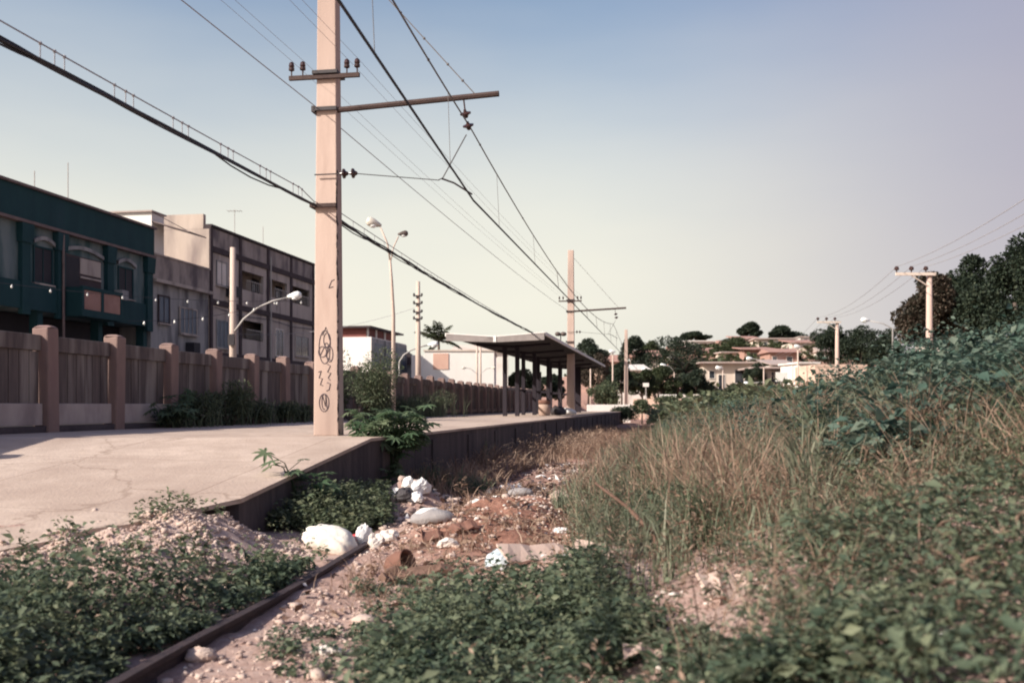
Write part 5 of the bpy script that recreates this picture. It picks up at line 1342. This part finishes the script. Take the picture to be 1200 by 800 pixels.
for (u, off, w_, h, n, lab, sd_, gr, mat) in (
  (417, 1.3, 2.7, 2.7, 9000, 'large olive bush right behind the graffiti pole', 51, 0, 'bush'),
  (442, 1.9, 1.3, 1.3, 2500, 'smaller olive bush at the right of the large one', 52, 0, 'bush'),
  (268, .6, 1.2, 1.25, 3000, 'tallest dark bush against the fence left of the graffiti pole', 53, 60, 'bush'),
  (238, .6, 1.1, .9, 2000, 'dark bush against the fence with grassy tufts', 54, 60, 'bush'),
  (298, .6, 1.0, .8, 1600, 'low dark bush at the fence foot', 55, 50, 'bush'),
  (330, .6, 1.0, .7, 1300, 'grassy low bush at the fence near the graffiti pole', 56, 80, 'bush'),
  (352, .6, .9, .65, 1100, 'small bush hard by left side of graffiti pole at fence', 57, 60, 'bush'),
  (205, .5, .8, .55, 900, 'small weed bush at fence foot beside the lobed leaf plant', 58, 40, 'weed'),
  (478, .8, 1.6, 1.15, 2200, 'wispy bush at the fence beyond the lobed leaf plant', 59, 120, 'bush'),
  (503, 1.0, 1.9, 1.3, 2200, 'tall wispy grass bush leaning at the far fence', 60, 260, 'bush'),
):
    x, y = fx(u, off); bushy(x, y, 1.08, w_, h, lab, mat, n, .085 if mat == 'bush' else .10, sd_, gr)
def tuft(x, y, z, n, h, label, mat, seed, wd=.02):
    r = np.random.default_rng(seed); P = np.stack([r.normal(0, .1, n)+x, r.normal(0, .1, n)+y, np.full(n, z)], 1)
    o = grass_object('grass_tuft', P, h*r.uniform(.5, 1.1, n), np.full(n, wd)*r.uniform(.6, 1.3, n), np.clip(r.normal(.45, .25, n), 0, 1.1), np.clip(r.normal(.5, .2, n), 0, 1), M[mat]); tag(o, label, 'grass tuft')
x, y, z = at(566, 545); tuft(x, y, z, 130, .75, 'upright green grass tuft against the dark platform wall', 'greygrass', 61)
x, y, z = at(745, 560); tuft(x, y, z, 120, .8, 'tall pale green grass tuft at the bank foot beyond the rail stub', 'grass', 62)
x, y, z = at(735, 590); tuft(x, y, z, 110, .6, 'grey green grass tuft right of the rail stub', 'greygrass', 63)
x, y, z = at(660, 600); tuft(x, y, z, 90, .4, 'low silvery tuft beside the rail stub end', 'greygrass', 64, .016)
x, y, z = at(820, 640); tuft(x, y, z, 140, .7, 'dark green spiky tuft in middle of the bank', 'grass', 65)
x, y, z = at(800, 545); tuft(x, y, z, 140, .9, 'tall spiky green tuft high on the bank foot', 'grass', 66)
x, y, z = at(950, 600); tuft(x, y, z, 120, .9, 'arching long bladed tuft below the broad leaved shrubs', 'greygrass', 67)
bx, by = float(EDGE(88))+.3, 87
bushy(bx-.2, by, .2, 2.6, 1.5, 'dark round bush at the far end of the platform wall', 'treeleaf', 4000, .16, 68)

# ------------------------------------------------------------------ rubble and rubbish
def stones(name, X, Y, R_, mat, label, seed, cat='rubble'):
    r = np.random.default_rng(seed); n = len(X)
    ph = (1+5**.5)/2
    ic = unit(np.array([(-1, ph, 0), (1, ph, 0), (-1, -ph, 0), (1, -ph, 0), (0, -1, ph), (0, 1, ph), (0, -1, -ph), (0, 1, -ph), (ph, 0, -1), (ph, 0, 1), (-ph, 0, -1), (-ph, 0, 1)], float))
    f = np.array([(0, 11, 5), (0, 5, 1), (0, 1, 7), (0, 7, 10), (0, 10, 11), (1, 5, 9), (5, 11, 4), (11, 10, 2), (10, 7, 6), (7, 1, 8), (3, 9, 4), (3, 4, 2), (3, 2, 6), (3, 6, 8), (3, 8, 9), (4, 9, 5), (2, 4, 11), (6, 2, 10), (8, 6, 7), (9, 8, 1)])
    J = r.uniform(.6, 1.2, (n, 12, 1)); S3 = r.uniform(.6, 1.3, (n, 1, 3)); S3[:, :, 2] *= .65
    Vv = ic[None]*J*S3*R_[:, None, None]
    a = r.uniform(0, 6.28, n); c, s = np.cos(a)[:, None], np.sin(a)[:, None]
    Vx = Vv[:, :, 0]*c-Vv[:, :, 1]*s; Vy = Vv[:, :, 0]*s+Vv[:, :, 1]*c
    Z = HT(X, Y)
    V = np.stack([Vx+X[:, None], Vy+Y[:, None], Vv[:, :, 2]+(Z+R_*.15)[:, None]], -1).reshape(-1, 3)
    F = (f[None]+(np.arange(n)*12)[:, None, None]).reshape(-1, 3)
    o = np_mesh(name, V, F, mat); tag(o, label, cat, kind='stuff')
r = np.random.default_rng(77)
X, Y = scatter(26000, -2.4, 4.0, 4.2, 28, lambda X, Y, r_: (X > XL(Y)+.1) & (X-XL(Y) < 3) & (fbm(X*1.1, Y*1.1, 2) > .38), r)
stones('gravel', X, Y, r.exponential(.0095, len(X))+.008, M['stone'], 'pinkish gravel and broken rubble strewn over the track bed', 1)
X, Y = scatter(1800, -2.2, 3.8, 5, 28, lambda X, Y, r_: (X > XL(Y)+.1) & (fbm(X*.9+5, Y*.9, 2) > .5), r)
stones('gravel', X, Y, r.exponential(.010, len(X))+.01, M['whitestone'], 'pale broken plaster bits among the track rubble', 2)
X, Y = scatter(10000, -4.6, -2.1, 8.4, 11.3, lambda X, Y, r_: (X < XL(Y)-.2) & (fbm(X*2+4, Y*2, 2) > .22), r)
stones('gravel', X, Y, r.exponential(.0085, len(X))+.006, M['stone'], 'crumbled concrete lumps on the sandy mound at ramp foot', 3)
X, Y = scatter(700, -3, -.6, 12, 16.5, lambda X, Y, r_: (X > EDGE(Y)+.2) & (X < XL(Y)+.2), r)
stones('gravel', X, Y, r.exponential(.025, len(X))+.015, M['stone'], 'broken stones between the platform wall and buried rail', 4)
# thatch of twigs and litter on heap
X, Y = scatter(3800, -1.4, 3.4, 7, 27, lambda X, Y, r_: (X-XL(Y) > .25) & (fbm(X*1.3+8, Y*1.3, 2) > .42), r)
n = len(X); a = r.uniform(0, 6.28, n); D = np.stack([np.cos(a), np.sin(a), r.normal(.05, .25, n)], 1)
o = leaf_object('litter', np.stack([X, Y, HT(X, Y)+.025], 1), D, r.uniform(.05, .17, n), r.random(n), M['dry'], None, .35); tag(o, 'dry reddish leaf litter and chips over the rubbish heap', 'litter', kind='stuff')

for (nm, mt, lab, q) in (('litter', 'plastic_white', 'tiny pale scraps of paper and plastic strewn over the heap', 5), ('litter', 'dark', 'tiny dark scraps and clods strewn over the heap', 6), ('litter', 'wood', 'splinters and brown chips strewn over the heap', 7)):
    X, Y = scatter(800 if q == 5 else 1300, -1.8, 3.6, 7, 27, lambda X, Y, r_: (X-XL(Y) > -.3) & (X-XL(Y) < 2.4) & (fbm(X*.8+q, Y*.8, 2) > .45), r)
    n = len(X); a = r.uniform(0, 6.28, n); D = np.stack([np.cos(a), np.sin(a), r.normal(.25, .4, n)], 1)
    o = leaf_object(nm, np.stack([X, Y, HT(X, Y)+.03], 1), D, r.uniform(.03, .11, n)*np.clip(Y/11, 1, 1.8), r.random(n), M[mt], None, .6); tag(o, lab, 'litter', kind='stuff')
def lump(u, v, size, label, mat, name, cat, seed, rough=.2, sub=True, lift=.45, rz=0):
    x, y, z = at(u, v); m = MB(); m.blob((0, 0, 0), size, seed, 26, 18, rough*.6, .6)
    mn = min(size); rgl = random.Random(seed+900)
    m.v = [tuple(Vector(q)*(1+rough*.55*(float(fbm(q[0]*9/mn*.1+seed, q[1]*9/mn*.1+q[2]*7/mn*.1, 4))-.5)*2+rgl.uniform(-.02, .02))) for q in m.v]
    o = m.build(name, M[mat], None, rough < .15); o.location = (x, y, z+size[2]*lift); o.rotation_euler = (0, 0, rz); tag(o, label, cat)
    return o
sx, sy, sz_ = SACK; vs = []; n1, n2 = 34, 22
sg = lambda c, e: math.copysign(abs(c)**e, c)
for j in range(n2+1):
    b_ = -math.pi/2+math.pi*j/n2
    for i in range(n1):
        a_ = 2*math.pi*i/n1; q = Vector((sg(math.cos(a_), .55)*sg(math.cos(b_), .6), sg(math.sin(a_), .7)*sg(math.cos(b_), .6), sg(math.sin(b_), .8)))
        wv = 1+.22*(float(fbm(q.x*2.2+5, q.y*2.2+q.z*2, 3))-.5)*2+.015*math.sin(q.x*17+q.z*9)
        vs.append((q.x*.33*wv*(1-.08*q.z), q.y*.17*wv, (q.z*.13-.04*q.x*q.x)*wv))
m = MB(); m.add(vs, [(j*n1+i, j*n1+(i+1) % n1, (j+1)*n1+(i+1) % n1, (j+1)*n1+i) for j in range(n2) for i in range(n1)])
o = m.build('sack', M['sack'], None, True); o.location = (sx, sy, sz_+.13); o.rotation_euler = (.15, .22, -.45); tag(o, 'big white sack lying against the left rail', 'sack')
o = lump(426, 638, (.10, .09, .15), 'knotted white plastic bag with red corner beside the rail', 'plastic_white', 'plastic_bag', 'plastic bag', 2, .22)
m = MB(); m.blob((-.09, -.03, .0), (.04, .03, .05), 3, 9, 6, .2); m.build('red_corner', M['red'], o, True)
o = lump(508, 612, (.27, .15, .11), 'grey bundle topped with white cloth among the rubbish', 'greycloth', 'cloth_bundle', 'bundle', 5, .10)
m = MB(); m.blob((-.05, .04, .06), (.17, .11, .06), 6, 14, 8, .14, .5); m.build('white_cloth', M['plastic_white'], o, True)
for (u, v, s, lab, sd_) in ((456, 572, .13, 'upper left white lump of plaster above the weed mound', 1), (478, 569, .11, 'white plaster lump nearest the platform wall', 2), (464, 583, .10, 'white ragged lump just under the upper left one', 3), (493, 580, .14, 'boxy white lump left of the grey bundle', 4), (489, 588, .10, 'white scrap squeezed between boxy lump and grey bundle', 5)):
    lump(u, v, (s, s*.8, s*.9), lab, 'plastic_white', 'rubbish_lump', 'rubbish', 70+sd_, .28, rz=sd_)
lump(475, 586, (.16, .12, .12), 'dark rubbish bag between the white lumps', 'dark', 'rubbish_bag', 'bag', 80, .2)
lump(610, 580, (.20, .12, .08), 'grey green flat stone beside small white bag on heap', 'greycloth', 'flat_stone', 'stone', 81, .1)
lump(599, 577, (.09, .07, .08), 'small white bag beside the grey green stone', 'plastic_white', 'plastic_bag', 'plastic bag', 82, .25)
lump(576, 582, (.09, .08, .10), 'small black lump on top of the heap', 'dark', 'rubbish_lump', 'rubbish', 83, .2)
lump(590, 664, (.17, .13, .11), 'pale blue and white plastic bag above the centre weeds', 'paleblue', 'plastic_bag', 'plastic bag', 84, .25)
lump(440, 640, (.10, .09, .09), 'crumbly white lump right of the rail end', 'whitestone', 'rubbish_lump', 'rubbish', 85, .3)
lump(455, 634, (.14, .09, .08), 'pale broken plaster lumps beyond the clay pot', 'whitestone', 'rubbish_lump', 'rubbish', 86, .3)
lump(672, 556, (.08, .06, .08), 'square white scrap at the far end of rubbish', 'plastic_white', 'rubbish_lump', 'rubbish', 87, .2)
lump(634, 560, (.12, .08, .05), 'flat white scrap left of the square one', 'plastic_white', 'rubbish_lump', 'rubbish', 88, .2)
lump(657, 624, (.09, .06, .04), 'small white crumpled paper at the weed edge', 'plastic_white', 'paper', 'paper', 89, .3)
lump(525, 640, (.10, .08, .06), 'pale stone on the pink earth right of clay pot', 'whitestone', 'flat_stone', 'stone', 90, .2)
lump(385, 765, (.10, .07, .03), 'white flat stone on gravel at bottom left centre', 'whitestone', 'flat_stone', 'stone', 91, .2)
lump(236, 772, (.10, .07, .05), 'grey white stone beside the rail at the bottom', 'stone', 'flat_stone', 'stone', 92, .2)
lump(1120, 752, (.06, .05, .04), 'white scrap in the weeds at lower right', 'plastic_white', 'rubbish_lump', 'rubbish', 93, .3)
lump(655, 588, (.14, .10, .10), 'beige paper bag leaning below the silvery tuft', 'cardboard', 'paper_bag', 'bag', 94, .2)
def sheetpile(u, v, L_, W_, label, mat, name, cat, rz, tilt, th=.02):
    x, y, z = at(u, v); m = MB(); n = 6; rr = random.Random(int(u*7+v)); top = []; 
    for j in (0, 1):
        for i in range(n+1): top.append((lerp(-L_/2, L_/2, i/n)+rr.uniform(-.02, .02), (j-.5)*W_+rr.uniform(-.02, .02), rr.uniform(-.03, .03)))
    vs = top+[(a, b, c-th) for a, b, c in top]; k = n+1; N = 2*k; fs = []
    for i in range(n):
        fs += [(i, i+1, k+i+1, k+i), (N+i, N+k+i, N+k+i+1, N+i+1), (i, N+i, N+i+1, i+1), (k+i, k+i+1, N+k+i+1, N+k+i)]
    fs += [(0, k, N+k, N), (n, N+n, N+k+n, k+n)]
    m.add(vs, fs); o = m.build(name, M[mat]); o.location = (x, y, z+.07); o.rotation_euler = (tilt[0], tilt[1], rz); tag(o, label, cat)
sheetpile(492, 676, .62, .12, 'dark broken board lying on the pink earth', 'wood', 'board', 'board', .12, (.35, 0), .04)
sheetpile(462, 684, .28, .10, 'short dark plank at left end of the broken board', 'wood', 'board', 'board', .9, (.2, .1), .04)
sheetpile(512, 634, .34, .16, 'bent brown sheet on the slope of the heap', 'clay', 'bent_sheet', 'sheet', .3, (.5, .1))
sheetpile(545, 622, .30, .15, 'brown sheet higher up beside the bent one', 'clay', 'bent_sheet', 'sheet', .5, (.4, -.1))
sheetpile(630, 655, .75, .26, 'long torn cardboard strip at the weed edge', 'cardboard', 'cardboard', 'cardboard', .55, (.35, .05))
sheetpile(705, 655, .55, .28, 'torn cardboard pieces right of centre weeds', 'cardboard', 'cardboard', 'cardboard', -.5, (.4, 0))
sheetpile(742, 680, .4, .22, 'pale cardboard scrap at the bank foot', 'cardboard', 'cardboard', 'cardboard', .3, (.5, .1))
sheetpile(716, 636, .28, .2, 'white folded paper scrap on the bank foot', 'plastic_white', 'paper', 'paper', .8, (.7, .2))
sheetpile(775, 778, .42, .12, 'pale cardboard strip in weeds at bottom centre', 'cardboard', 'cardboard', 'cardboard', .25, (.1, .05), .008)
sheetpile(855, 700, .35, .25, 'pink paper scrap in the weeds right of centre', 'cardboard', 'paper', 'paper', .4, (.6, .2))
# broken clay pot
x, y, z = at(466, 668); t = thing('clay_pot', 'broken brown clay pot lying on the pink earth', 'pot', (x, y, z+.05), 1.1)
m = MB(); Mx = Matrix.Rotation(1.25, 3, 'X'); m.lathe([(k*.78, q*.78) for k, q in [(.07, -.16), (.13, -.10), (.165, .02), (.15, .13), (.165, .16), (.145, .155), (.13, .12), (.14, .02), (.11, -.08), (.03, -.12)]], (0, 0, .0), 16, Mx); m.build('body', M['clay'], t, True)
m = MB(); m.blob((.05, -.2, -.06), (.07, .05, .03), 5, 8, 5, .2); m.build('shard', M['clay'], t, True)
# dead branch
x, y, z = at(745, 655)
m = MB(); m.tube([(x+.22, y-.1, z+.02), (x+.14, y, z+.22), (x-.05, y+.15, z+.42), (x-.32, y+.3, z+.62)], [.025, .022, .018, .008], 6); m.tube([(x+.14, y, z+.22), (x+.0, y-.2, z+.33)], [.012, .004], 5); m.tube([(x-.05, y+.15, z+.42), (x-.03, y+.2, z+.6)], [.01, .003], 5)
tag(m.build('dead_branch', M['wood']), 'dark dead branch slanting out of dry grass at the bank foot', 'branch')
x, y, z = at(735, 620); m = MB(); m.tube([(x-.4, y, z+.10), (x, y+.05, z+.16), (x+.35, y+.1, z+.18)], [.012, .012, .006], 5)
tag(m.build('dead_branch', M['wood']), 'thin flat twig lying behind the dark dead branch', 'branch')
